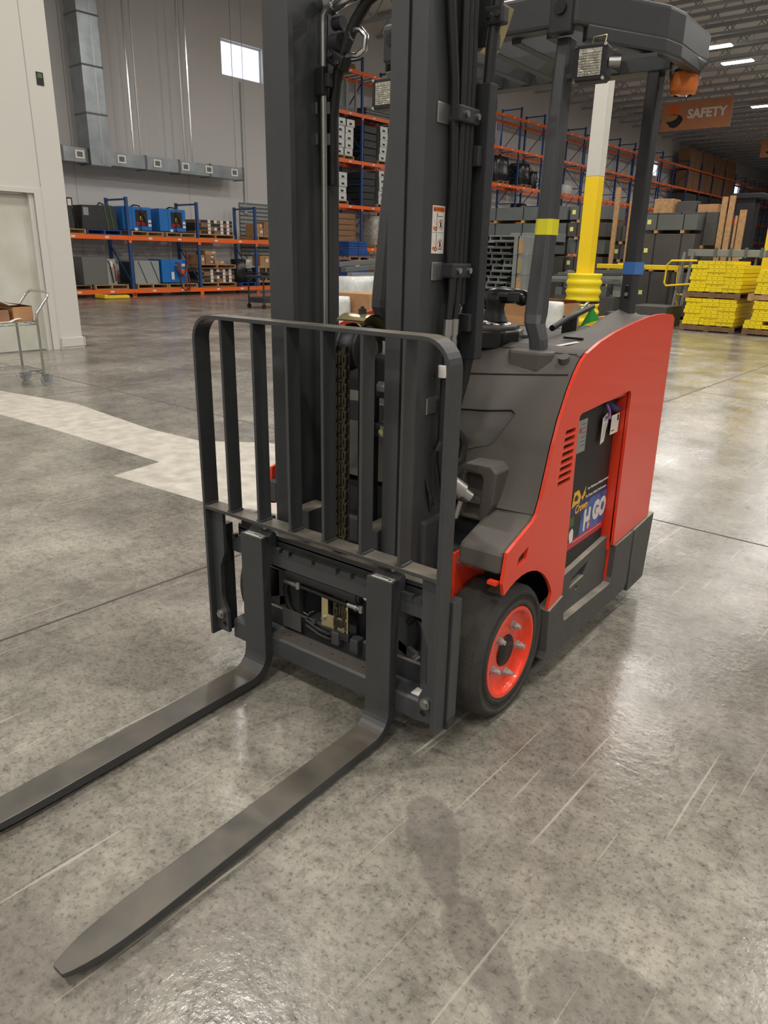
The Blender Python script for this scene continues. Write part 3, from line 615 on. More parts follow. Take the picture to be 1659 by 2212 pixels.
P(G().cyl((0.30, 0.245, 0.735), (0.335, 0.275, 0.70), 0.026, 16).cyl((0.335, 0.275, 0.70), (0.352, 0.29, 0.683), 0.018, 8), 'steel_coupling', 'steel')
P(G().cyl((0.335, 0.27, 0.675), (0.326, 0.262, 0.625), 0.008, 10), 'crimp_fitting', 'steel')
P(G().tube([(0.326, 0.262, 0.63), (0.30, 0.25, 0.55), (0.28, 0.26, 0.45)], 0.008, 10), 'thin_hose', 'black')
for k in range(4): P(G().tube([(0.263, 0.20 + 0.006 * k, 0.74 - 0.012 * k), (0.272, 0.205 + 0.006 * k, 0.70 - 0.01 * k), (0.268, 0.22 + 0.005 * k, 0.66), (0.264, 0.225, 0.64 + 0.008 * k)], 0.0045, 6), 'torn_wrap', 'mast_dark')
P(G().tube([(0.27, 0.13, 0.33), (0.30, 0.12, 0.36), (0.325, 0.12, 0.345), (0.33, 0.12, 0.29), (0.325, 0.12, 0.24)], 0.010, 10), 'hydraulic_hose', 'black')
P(G().cyl((0.318, 0.10, 0.245), (0.335, 0.10, 0.265), 0.010, 10), 'grease_fitting', 'steel')

# --- drive wheels
def make_wheel(s):
    xo = s * 0.486; d = (-s, 0, 0); o = (xo, 0.3628, 0.2065)
    w_ = P(G().lathe([(0.012, 0.1430), (0.004, 0.1435), (0.0035, 0.1440), (0.000, 0.1500), (0.000, 0.1505), (0.000, 0.1595), (0.0005, 0.160), (0.0045, 0.1635), (0.0045, 0.164), (0.0045, 0.1755), (0.004, 0.176), (0.0005, 0.1795), (0.000, 0.180), (0.000, 0.1925), (0.0006, 0.193), (0.0075, 0.2005), (0.008, 0.201), (0.017, 0.2062), (0.018, 0.2065), (0.019, 0.2065), (0.130, 0.2065), (0.131, 0.2065), (0.144, 0.2035), (0.152, 0.19), (0.152, 0.143), (0.012, 0.143)], o, d, 72), 'tire', 'rubber')
    r_ = P(G().lathe([(0.010, 0.1435), (0.003, 0.1432), (0.002, 0.1425), (0.001, 0.1415), (0.001, 0.1405), (0.001, 0.1325), (0.0015, 0.1315), (0.004, 0.1285), (0.010, 0.1255), (0.018, 0.119), (0.023, 0.110), (0.0245, 0.100), (0.0245, 0.085), (0.0235, 0.07), (0.023, 0.05), (0.023, 0.0)], o, d, 64), 'wheel_rim', 'rim_red', 0, w_)
    P(G().lathe([(0.018, 0.0), (0.018, 0.0465), (0.0185, 0.047), (0.022, 0.050), (0.03, 0.050)], o, d, 40), 'hub_cap', 'black', 0, w_)
    for k in range(5):
        a = math.radians(72 * k + 62); cy, cz = 0.3628 + 0.079 * math.cos(a), 0.2065 + 0.079 * math.sin(a)
        P(G().cyl((xo - s * 0.026, cy, cz), (xo - s * 0.020, cy, cz), 0.0145, 16).cyl((xo - s * 0.020, cy, cz), (xo - s * 0.006, cy, cz), 0.0110, 6, smooth=False).cyl((xo - s * 0.006, cy, cz), (xo + s * 0.004, cy, cz), 0.0070, 12), 'lug_bolt', 'bolt_zinc', 0, w_)
    return w_
make_wheel(1); make_wheel(-1)
P(G().grid([[(x_, 0.3628 + 0.2075 * math.cos(a), 0.2065 + 0.2075 * math.sin(a)) for a in (1.62, 1.72, 1.82)] for x_ in (0.415, 0.465)]), 'tire_sticker', 'zinc_gold')

# --- body: red side panels
front = [(0.241, 0.478), (0.257, 0.564), (0.30, 0.580), (0.36, 0.600), (0.40, 0.614), (0.422, 0.630), (0.440, 0.668), (0.463, 0.740), (0.485, 0.812), (0.515, 0.888), (0.559, 0.965), (0.590, 1.008), (0.622, 1.040), (0.660, 1.062), (0.75, 1.087), (0.863, 1.107), (1.0, 1.124), (1.147, 1.138), (1.25, 1.142), (1.343, 1.141), (1.42, 1.134), (1.447, 1.120)]
rear = [(1.478, 0.345), (1.105, 0.325), (1.10, 0.36), (1.082, 0.885), (1.076, 0.897), (1.062, 0.902), (0.668, 0.884), (0.655, 0.878), (0.652, 0.865), (0.668, 0.40), (0.668, 0.29), (0.565, 0.272)]
archp = [(0.3628 + 0.247 * math.cos(math.radians(a)), 0.2065 + 0.258 * math.sin(math.radians(a))) for a in range(28, 117, 8)]
slots = []
for k in range(8):
    y0 = 0.562 - 0.0031 * k; z0 = 0.842 - 0.0216 * k; y1 = 0.632
    slots.append([(y0, z0 - 0.006), (y1 - 0.003, z0 - 0.006), (y1, z0), (y1 - 0.003, z0 + 0.007), (y0 + 0.004, z0 + 0.007), (y0, z0 + 0.002)])
dia = [(0.316, 0.500), (0.328, 0.530), (0.384, 0.546), (0.372, 0.512)]
for s in (1, -1):
    fr2 = front if s > 0 else [(0.335, 0.47), (0.345, 0.60)] + front[4:]
    ar2 = archp if s > 0 else [q_ for q_ in archp if q_[0] > 0.34]
    sp = P(G().prism(fr2 + rear + ar2, FX, s * 0.490, s * 0.500, slots + ([dia] if s > 0 else [])), 'side_panel', 'red')
    P(G().box(min(s * 0.44, s * 0.485), max(s * 0.44, s * 0.485), 0.54, 0.645, 0.66, 0.86), 'vent_backing', 'mast_grey', 0, sp)
    P(G().box(min(s * 0.44, s * 0.485), max(s * 0.44, s * 0.485), 0.31, 0.39, 0.49, 0.56), 'hole_backing', 'mast_grey', 0, sp)
    P(G().box(min(s * 0.425, s * 0.4865), max(s * 0.425, s * 0.4865), 1.083, 1.097, 0.31, 0.90), 'opening_jamb', 'red', 0, sp)
    P(G().box(min(s * 0.425, s * 0.4865), max(s * 0.425, s * 0.4865), 0.65, 1.08, 0.885, 0.90), 'opening_header', 'red', 0, sp)
    if s > 0: P(G().box(0.46, 0.488, 0.225, 0.243, 0.474, 0.484), 'panel_tab', 'red', 0, sp)
# frame and floor of the truck
P(G().box(-0.33, 0.33, 0.42, 1.43, 0.10, 0.60), 'chassis', 'mast_grey', 0.01)
P(G().box(-0.33, 0.33, 0.56, 0.62, 0.60, 0.90), 'front_bulkhead', 'mast_grey')
P(G().box(-0.48, 0.46, 1.12, 1.44, 0.10, 1.05), 'counterweight', 'mast_dark', 0.01)
P(G().prism([(0.30, 0.16), (0.30, 0.44), (0.34, 0.50), (0.44, 0.50), (0.44, 0.16)], FX, -0.325, 0.325), 'axle_frame', 'mast_grey', 0.004)
for s in (-1, 1):
    P(G().box(min(s * 0.325, s * 0.335), max(s * 0.325, s * 0.335), 0.26, 0.44, 0.35, 0.52), 'fender_plate', 'red', 0.003)
    if s > 0: P(G().tube([(s * 0.345, 0.265, 0.52), (s * 0.345, 0.262, 0.505), (s * 0.365, 0.258, 0.50), (s * 0.39, 0.258, 0.498)], 0.007, 8), 'fender_lip', 'red')
P(G().box(0.245, 0.275, 0.18, 0.30, 0.30, 0.62), 'mast_pivot', 'mast_grey', 0.01)

# grey lower skirts with the battery retaining door
for s in (1, -1):
    sk = P(G().prism([(0.563, 0.270), (0.572, 0.12), (0.562, 0.095), (0.585, 0.085), (1.275, 0.085), (1.30, 0.11), (1.30, 0.328), (1.115, 0.322), (1.112, 0.195), (1.10, 0.178), (1.085, 0.174), (0.70, 0.185), (0.695, 0.178), (0.690, 0.188), (0.664, 0.288)], FX, s * 0.462, s * 0.507), 'lower_skirt', 'dusty_lit_plastic', 0.003)
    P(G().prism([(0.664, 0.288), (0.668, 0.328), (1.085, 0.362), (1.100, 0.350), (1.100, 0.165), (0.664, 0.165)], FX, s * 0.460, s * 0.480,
                [[(0.775, 0.264), (0.895, 0.272), (0.925, 0.320), (0.790, 0.300)], arc(0.838, 0.246, 0.008, 0, 360, 10)[:-1]]), 'battery_door', 'dusty_lit_plastic', 0.002, sk)
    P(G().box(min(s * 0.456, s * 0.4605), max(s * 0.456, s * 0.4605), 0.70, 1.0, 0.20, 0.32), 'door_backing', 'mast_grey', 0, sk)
    P(G().prism([(1.305, 0.328), (1.53, 0.345), (1.50, 0.066), (1.32, 0.062)], FX, s * 0.40, s * 0.508), 'rear_bumper', 'dusty_lit_plastic', 0.004, sk)
    P(G().box(min(s * 0.48, s * 0.487), max(s * 0.48, s * 0.487), 1.101, 1.112, 0.17, 0.335), 'latch_strip', 'red', 0, sk)

# --- battery with its printed label
ba = P(G().box(-0.455, 0.460, 0.655, 1.075, 0.18, 0.872), 'battery', 'black', 0.006)
XB = 0.4605
P(G().box(0.43, 0.452, 0.655, 0.78, 0.845, 0.882), 'battery_cover', 'black_gloss', 0.004, ba)
P(G().box(XB, XB + 0.0006, 0.70, 0.818, 0.735, 0.842), 'data_plate', 'cabinet_grey', 0, ba)
for r_ in range(6): P(G().box(XB, XB + 0.0009, 0.775 + 0.002 * (r_ % 3), 0.810, 0.825 - 0.014 * r_, 0.828 - 0.014 * r_), 'plate_print', 'machine_grey', 0, ba)
P(G().cyl((XB, 0.768, 0.808), (XB + 0.001, 0.768, 0.808), 0.009, 16), 'red_dot', 'crimson', 0, ba)
lab = P(G().box(XB, XB + 0.0006, 0.70, 1.072, 0.40, 0.560), 'battery_label', 'navy', 0, ba)
P(G().box(XB, XB + 0.0009, 0.70, 1.072, 0.400, 0.428), 'label_band', 'crimson', 0, ba)
P(G().prism([(0.85, 0.428), (1.072, 0.428), (1.072, 0.545), (0.93, 0.548), (0.86, 0.50)], FX, XB, XB + 0.0008), 'label_photo', 'sky_blue_print', 0, ba)
P(G().prism([(0.70, 0.428), (0.85, 0.428), (0.85, 0.50), (0.80, 0.522), (0.70, 0.52)], FX, XB, XB + 0.0008), 'label_photo', 'machine_black', 0, ba)
P(G().box(XB, XB + 0.001, 0.70, 0.795, 0.482, 0.515), 'label_green', 'olive', 0, ba)
P(G().prism(blob(0.785, 0.445, 0.018, 0.028, 0.2, 5), FX, XB, XB + 0.001), 'label_figure', 'paper', 0, ba)
P(G().prism([(0.765, 0.548), (0.775, 0.600), (0.812, 0.602), (0.835, 0.575), (0.826, 0.552), (0.80, 0.556)], FX, XB, XB + 0.001), 'logo_shape', 'gold_print', 0, ba)
P(G().prism([(0.838, 0.570), (0.848, 0.572), (0.872, 0.602), (0.866, 0.582), (0.876, 0.580), (0.848, 0.556)], FX, XB, XB + 0.001), 'logo_bolt', 'gold_print', 0, ba)
P(G().prism(blob(0.795, 0.577, 0.016, 0.012, 0, 9), FX, XB, XB + 0.0013), 'logo_emblem', 'machine_black', 0, ba)
xb = XB + 0.0012
text('Crown', 0.040, 'gold_print', ba, (xb, 0.792, 0.522), LY, LZ, 0.0002, shear=0.25, bold=0.0012, name='logo_text', sx=0.92)
text('H', 0.098, 'label_white', ba, (xb, 0.880, 0.441), LY, LZ, 0.0002, bold=0.006, name='label_text', sx=0.8)
text('2', 0.046, 'crimson', ba, (xb, 0.925, 0.431), LY, LZ, 0.0003, bold=0.002, name='label_text')
text('GO', 0.088, 'label_white', ba, (xb, 0.957, 0.458), LY, LZ, 0.0002, bold=0.006, name='label_text', sx=0.86)
text('Low Maintenance Battery powered', 0.0135, 'label_white', ba, (xb, 0.885, 0.585), LY, LZ, 0.0002, bold=0.0002, name='label_text', sx=0.95)
text('The Power Behind Performance', 0.0145, 'label_white', ba, (xb, 0.872, 0.558), LY, LZ, 0.0002, bold=0.0002, name='label_text', sx=0.98)
P(G().box(xb, xb + 0.0002, 0.80, 1.05, 0.4185, 0.4205), 'label_text', 'label_white', 0, ba)
P(G().prism([(0.925, 0.825), (0.985, 0.845), (0.955, 0.742), (0.925, 0.735)], FX, 0.470, 0.4706), 'paper_tag', 'paper', 0, ba)
for k in range(4): P(G().bar((0.4707, 0.935 + 0.012 * k, 0.748), (0.4707, 0.943 + 0.012 * k, 0.805), 0.0003, 0.0025, (0, 1, 0)), 'tag_print', 'black_print', 0, ba)
P(G().box(0.472, 0.4726, 1.0, 1.072, 0.755, 0.822), 'paper_tag', 'paper', 0, ba)
P(G().box(0.4726, 0.473, 1.006, 1.045, 0.778, 0.815), 'tag_print', 'label_white', 0, ba)
P(G().box(0.4727, 0.473, 1.052, 1.066, 0.798, 0.818).box(0.4727, 0.473, 1.008, 1.036, 0.766, 0.769), 'tag_print', 'black_print', 0, ba)
P(G().tube([(0.465, 0.955, 0.868), (0.475, 0.962, 0.845), (0.478, 0.965, 0.82), (0.478, 0.935, 0.828)], 0.005, 8), 'cable_tie', 'purple', 0, ba)
P(G().tube([(0.455, 0.985, 0.872), (0.468, 0.99, 0.855), (0.47, 1.02, 0.846), (0.47, 1.06, 0.838)], 0.011, 10), 'blue_plug', 'navy', 0, ba)

# --- front cowl
prof = [(0.418, 0.628)] + front[6:14] + [(0.70, 1.072)]
rows = []
for i in range(17):
    x_ = -0.487 + 0.974 * i / 16; t_ = 1 - (x_ / 0.487) ** 2; e_ = max(0.0, (abs(x_) - 0.40) / 0.087)
    rows.append([(x_, y_ - 0.030 * t_, z_) for y_, z_ in prof])
P(G().grid(rows), 'front_cowl', 'plastic_grey')
# cowl seam and access panel line, as shallow ribs
def cowl(x_, z_):
    t_ = 1 - (x_ / 0.487) ** 2
    for (y0, z0), (y1, z1) in zip(prof, prof[1:]):
        if z0 <= z_ <= z1: return y0 + (y1 - y0) * (z_ - z0) / (z1 - z0) - 0.030 * t_
    return prof[-1][0]
def on_cowl(pts, n=8):
    out = []
    for (x0, z0), (x1, z1) in zip(pts, pts[1:]):
        for k in range(n): x_ = x0 + (x1 - x0) * k / n; z_ = z0 + (z1 - z0) * k / n; out.append((x_, cowl(x_, z_) - 0.0006, z_))
    return out
P(G().tube(on_cowl([(-0.48, 1.003), (-0.33, 0.993), (-0.15, 0.980), (0.0, 0.977), (0.15, 0.980), (0.25, 0.987), (0.33, 0.993), (0.44, 1.002), (0.484, 1.006)]), 0.0024, 6), 'cowl_seam', 'black')
P(G().tube(on_cowl([(-0.48, 1.054), (-0.3, 1.058), (0.128, 1.058), (0.289, 1.059), (0.408, 1.056), (0.484, 1.056)]), 0.0018, 6), 'cowl_seam', 'black')
P(G().tube(on_cowl([(0.12, 0.875), (0.191, 0.883), (0.271, 0.888), (0.349, 0.897), (0.360, 0.893), (0.362, 0.888)]), 0.0034, 6), 'access_panel_gap', 'black')
P(G().tube(on_cowl([(0.362, 0.886), (0.34, 0.845), (0.328, 0.822), (0.316, 0.802), (0.300, 0.792), (0.277, 0.786), (0.234, 0.771), (0.15, 0.75)]), 0.0018, 6), 'access_panel_gap', 'skirt_grey')
for s in (1, -1):
    tb = [(0.243, 0.498), (0.248, 0.552), (0.256, 0.565), (0.30, 0.579), (0.36, 0.599), (0.40, 0.614), (0.422, 0.630), (0.444, 0.680), (0.52, 0.68), (0.52, 0.498)]
    if s > 0: P(G().prism(tb, FX, s * 0.350, s * 0.4865), 'toe_cover', 'plastic_grey', 0.014, None, 3)
    # lamp pod on the cowl
    pod = [(0.262, 0.585), (0.268, 0.735), (0.283, 0.755), (0.365, 0.757), (0.386, 0.738), (0.378, 0.64), (0.352, 0.585)]
    hol = [(0.278, 0.60), (0.280, 0.715), (0.290, 0.726), (0.336, 0.724), (0.342, 0.712), (0.332, 0.60)]
    P(G().prism([(s * u, v) for u, v in pod], FY, 0.375, 0.47, [[(s * u, v) for u, v in hol]]), 'cowl_pod', 'plastic_grey', 0.012, None, 3)
    P(G().prism([(s * u, v) for u, v in hol], FY, 0.41, 0.43), 'pod_cavity', 'plastic_grey')

# top deck, side rim that rises to the rear, post cups
deck = [(0.640, 1.046), (0.70, 1.062), (0.75, 1.072), (0.863, 1.090), (1.0, 1.106), (1.147, 1.120), (1.25, 1.126), (1.343, 1.126), (1.42, 1.118)]
rim = [(0.64, 1.050), (0.70, 1.064), (0.80, 1.070), (0.90, 1.078), (1.0, 1.092), (1.1, 1.116), (1.2, 1.140), (1.30, 1.152), (1.40, 1.140)]
def lerp(tab, y_):
    for (a, b), (c, d) in zip(tab, tab[1:]):
        if a <= y_ <= c: return b + (d - b) * (y_ - a) / (c - a)
    return tab[-1][1]
rows = []
for y_ in [0.64 + 0.04 * k for k in range(20)]:
    zi, zo = lerp(rim, y_), lerp(deck, y_); xi = 0.20 if y_ < 0.80 else 0.20 + 0.13 * min(1, (y_ - 0.80) / 0.25)
    rows.append([(0.487, y_, zo + 0.008), (0.47, y_, zo + 0.006), (xi + 0.06, y_, (zi + zo) / 2 - 0.004), (xi + 0.02, y_, zi), (xi, y_, zi - 0.012), (xi - 0.004, y_, zi - 0.12)])
P(G().grid(rows), 'side_rim', 'plastic_grey')
P(G().prism([(-0.487, 0.685), (0.487, 0.685), (0.487, 0.74), (0.25, 0.76), (0.18, 0.82), (0.05, 0.87), (-0.487, 0.87)], FZ, 1.030, 1.070), 'dash_top', 'plastic_grey', 0.006)
P(G().box(0.36, 0.425, 0.795, 0.80, 1.082, 1.089), 'deck_slot', 'black')
P(G().obox((0.40, 0.735, 1.0735), (0.018, 0.085, 0.0012), Matrix.Rotation(-0.5, 3, 'Z') @ Matrix.Rotation(0.12, 3, 'X')), 'deck_label', 'label_white')
for s in (1, -1):
    P(G().prism([(s * 0.290, 0.580), (s * 0.385, 0.575), (s * 0.415, 0.61), (s * 0.40, 0.69), (s * 0.285, 0.69), (s * 0.270, 0.61)], FZ, 1.000, 1.060), 'post_cup', 'plastic_grey', 0.008)
    P(G().cyl((s * 0.448, 0.622, 1.03), (s * 0.448, 0.612, 1.052), 0.017, 20), 'round_cap', 'plastic_grey')
    # front guard legs: kinked foot, then a tapered chamfered post
    leg = [((0.352, 0.645, 1.045), 0.046, 0.036), ((0.345, 0.648, 1.09), 0.050, 0.036), ((0.325, 0.655, 1.135), 0.054, 0.044), ((0.320, 0.668, 1.16), 0.057, 0.050), ((0.302, 0.728, 1.42), 0.052, 0.050), ((0.288, 0.770, 1.72), 0.046, 0.050), ((0.284, 0.79, 1.90), 0.042, 0.048)]
    if s < 0: leg[:5] = [((0.303, 0.735, 1.05), 0.050, 0.034), ((0.300, 0.728, 1.10), 0.052, 0.034), ((0.298, 0.705, 1.145), 0.056, 0.042), ((0.297, 0.708, 1.17), 0.058, 0.048), ((0.294, 0.735, 1.42), 0.052, 0.050)]
    vs = []
    for (c, wx, wy) in leg:
        for ux, uy in ((-1, -0.6), (-0.6, -1), (0.6, -1), (1, -0.6), (1, 1), (-1, 1)): vs.append((s * c[0] + ux * wx / 2, c[1] + uy * wy / 2, c[2]))
    fs = [tuple(range(5, -1, -1)), tuple(range(len(vs) - 6, len(vs)))]
    for i in range(len(leg) - 1):
        for k in range(6): fs.append((6 * i + k, 6 * i + (k + 1) % 6, 6 * i + 6 + (k + 1) % 6, 6 * i + 6 + k))
    lg = P(G().add(vs, fs), 'guard_leg', 'mast_grey', 0.002)
    if s > 0: P(G().add([(s * c[0] + ux * (wx / 2 + 0.0012), c[1] + uy * (wy / 2 + 0.0012), c[2]) for (c, wx, wy) in (((0.3046, 0.7196, 1.383), 0.0530, 0.050), ((0.3016, 0.729, 1.427), 0.0520, 0.050)) for ux, uy in ((-1, -0.6), (-0.6, -1), (0.6, -1), (1, -0.6), (1, 1), (-1, 1))],
                       [(k, (k + 1) % 6, 6 + (k + 1) % 6, 6 + k) for k in range(6)] + [(5, 4, 3, 2, 1, 0), (6, 7, 8, 9, 10, 11)]), 'yellow_tape', 'yellow_tape', 0, lg)
    P(G().box(min(s * 0.255, s * 0.32), max(s * 0.255, s * 0.32), 0.728, 0.76, 1.90, 1.995), 'leg_bracket', 'mast_dark', 0.006, lg)
    P(G().cyl((s * 0.288, 0.728, 1.962), (s * 0.288, 0.722, 1.962), 0.017, 20), 'leg_bolt', 'black_gloss', 0, lg)
    # rear post
    rp = P(G().box(s * 0.365 - 0.020, s * 0.365 + 0.020, 1.285, 1.35, 1.08, 1.92), 'rear_post', 'mast_dark', 0.006)
    P(G().box(s * 0.365 - 0.009, s * 0.365 + 0.009, 1.350, 1.375, 1.08, 1.92), 'post_rib', 'mast_grey', 0, rp)
    if s > 0:
        P(G().box(s * 0.365 - 0.0215, s * 0.365 + 0.0215, 1.2835, 1.3765, 1.270, 1.312), 'blue_tape', 'blue_tape', 0, rp)
        P(G().box(s * 0.365 - 0.004, s * 0.365 + 0.012, 1.280, 1.287, 1.19, 1.235), 'lock_recess', 'black_gloss', 0.003, rp)
        P(G().cyl((s * 0.365 + 0.004, 1.276, 1.203), (s * 0.365 + 0.004, 1.282, 1.203), 0.007, 12), 'lock_cylinder', 'steel', 0, rp)

# --- overhead guard: chamfered ring of deep plate with bars
plan = [(-0.33, 0.74), (0.33, 0.74), (0.485, 1.03), (0.502, 1.12), (0.50, 1.40), (0.46, 1.44), (-0.46, 1.44), (-0.50, 1.40), (-0.502, 1.12), (-0.485, 1.03)]
inner = [(-0.30, 0.80), (0.30, 0.80), (0.40, 1.0), (0.42, 1.30), (-0.42, 1.30), (-0.40, 1.0)]
og = G().prism(plan, FZ, 1.918, 2.01, [inner]); P(og, 'overhead_guard', 'truck_grey', 0.012, None, 3)
for sg_ in (1, -1):
    P(G().prism([(sg_ * u, v) for u, v in ((0.350, 0.777), (0.485, 1.03), (0.502, 1.12), (0.502, 1.36), (0.465, 1.36), (0.465, 1.12), (0.45, 1.04), (0.325, 0.80))], FZ, 1.886, 1.93), 'guard_side_skirt', 'truck_grey', 0.008)
for x_ in (-0.31, -0.20, -0.09, 0.02, 0.13, 0.24): P(G().box(x_ - 0.015, x_ + 0.015, 0.78, 1.30, 1.905, 1.960), 'guard_bar', 'mast_grey', 0.003)
P(G().box(-0.42, 0.42, 1.28, 1.32, 1.90, 1.98), 'guard_rear_bar', 'mast_grey', 0.004)
P(G().box(0.075, 0.098, 1.2785, 1.2815, 1.897, 1.975).box(0.075, 0.098, 1.2785, 1.30, 1.897, 1.9005), 'yellow_tape', 'yellow_tape')

# --- head lamps
def headlamp(x_, y_, z_, yaw):
    M = Matrix.Rotation(yaw, 3, 'Z')
    def o(g): g.v = [tuple(Vector((x_, y_, z_)) + M @ Vector(v)) for v in g.v]; return g
    hl = P(o(G().prism([(-0.047, -0.036), (-0.039, -0.045), (0.039, -0.045), (0.047, -0.036), (0.047, 0.036), (0.039, 0.045), (-0.039, 0.045), (-0.047, 0.036)], FY, 0.0, 0.05)), 'head_lamp', 'black', 0.004)
    P(o(G().box(-0.031, 0.031, -0.0012, 0.002, -0.032, 0.033)), 'lamp_lens', 'lens', 0, hl)
    for k in range(9): P(o(G().box(-0.028, 0.028, -0.003, -0.001, -0.027 + 0.0062 * k, -0.0245 + 0.0062 * k)), 'lens_rib', 'lens', 0, hl)
    for u, v in ((-0.040, -0.040), (0.040, -0.040), (-0.040, 0.040), (0.040, 0.040)): P(o(G().cyl((u, -0.003, v), (u, 0.002, v), 0.0045, 10)), 'bezel_screw', 'chrome', 0, hl)
    P(o(G().tube([(-0.004, 0.022, 0.045), (-0.002, 0.022, 0.064), (0.034, 0.022, 0.066), (0.030, 0.022, 0.045)], 0.0018, 6)), 'wire_loop', 'zinc_gold', 0, hl)
    P(o(G().cyl((0.046, 0.02, 0.0), (0.075, 0.03, 0.0), 0.012, 12)), 'lamp_swivel', 'steel', 0, hl)
    return hl
headlamp(0.384, 0.735, 1.822, 0.10); headlamp(-0.322, 0.735, 1.815, 0.0)
P(G().bar((0.30, 0.775, 1.80), (0.36, 0.80, 1.815), 0.03, 0.012), 'lamp_bracket', 'mast_dark')
P(G().bar((0.40, 0.79, 1.835), (0.45, 1.0, 1.88), 0.05, 0.010), 'lamp_bracket', 'mast_grey')
P(G().box(-0.30, -0.26, 0.76, 0.80, 1.78, 1.84), 'lamp_bracket', 'mast_dark')

# --- amber beacon in a clear bag under the guard
bc = P(G().lathe([(0.0, 0.0), (0.0, 0.034), (0.012, 0.036), (0.055, 0.034), (0.060, 0.03)], (0.455, 1.33, 1.835), (0, 0, 1), 28), 'beacon', 'amber')
P(G().cyl((0.455, 1.33, 1.87), (0.455, 1.33, 1.905), 0.028, 20), 'beacon_base', 'black', 0, bc)
bg = [(0.0, 0.030), (0.004, 0.040), (0.03, 0.044), (0.07, 0.050), (0.10, 0.062)]
P(G().lathe(bg, (0.455, 1.33, 1.828), (0, 0, 1), 14), 'plastic_bag', 'clear_bag', 0, bc)
P(G().tube([(0.42, 1.36, 1.90), (0.41, 1.37, 1.87), (0.42, 1.37, 1.85), (0.405, 1.36, 1.84)], 0.004, 6), 'beacon_cable', 'black', 0, bc)

# --- steering console
st = P(G().prism([(-0.02, 0.58), (0.16, 0.57), (0.235, 0.63), (0.25, 0.71), (0.22, 0.80), (0.10, 0.85), (-0.06, 0.83)], FZ, 1.05, 1.106), 'steering_console', 'black_gloss', 0.012, None, 3)
P(G().prism([(-0.01, 0.595), (0.155, 0.585), (0.222, 0.64), (0.236, 0.71), (0.21, 0.79), (0.10, 0.835), (-0.05, 0.82)], FZ, 1.104, 1.116), 'console_top', 'plastic_grey', 0.004, st)
P(G().lathe([(0.0, 0.052), (0.006, 0.054), (0.012, 0.050), (0.014, 0.0)], (0.155, 0.72, 1.116), (0.12, 0, 1), 32), 'tiller_ring', 'chrome', 0, st)
P(G().lathe([(0.012, 0.046), (0.03, 0.034), (0.05, 0.029), (0.07, 0.032), (0.09, 0.036), (0.095, 0.0)], (0.152, 0.72, 1.116), (0.02, 0, 1), 24), 'tiller_neck', 'black', 0, st)
P(G().tube([(0.118, 0.72, 1.188), (0.145, 0.72, 1.198), (0.18, 0.72, 1.207), (0.22, 0.72, 1.206), (0.252, 0.72, 1.200), (0.268, 0.72, 1.194)], [0.022, 0.029, 0.026, 0.023, 0.024, 0.013], 16), 'tiller_handle', 'black_gloss', 0, st)
P(G().obox((0.228, 0.699, 1.204), (0.042, 0.008, 0.028)), 'tiller_button', 'machine_black', 0.003, st)
P(G().tube([(0.02, 0.76, 1.08), (0.02, 0.76, 1.14), (0.03, 0.77, 1.17), (0.05, 0.78, 1.15)], [0.06, 0.055, 0.045, 0.02], 18), 'joystick_boot', 'black_gloss', 0, st)
P(G().tube([(0.29, 0.86, 1.105), (0.275, 1.0, 1.125), (0.25, 1.2, 1.142), (0.225, 1.34, 1.150)], 0.010, 10), 'grab_rail', 'black')
P(G().box(0.215, 0.255, 1.10, 1.14, 0.95, 1.128), 'rail_support', 'black', 0.003)
gq = []
for i in range(6):
    a = i / 5; gq.append([(0.222 - 0.01 * a + 0.006 * math.sin(5 * b + 2 * a), 1.345 - 0.10 * a + (0.20 * a) * b, 1.160 - 0.085 * a + 0.02 * a * b) for b in (0, 0.25, 0.5, 0.75, 1.0)])
P(G().grid(gq), 'green_flag', 'green_cloth')

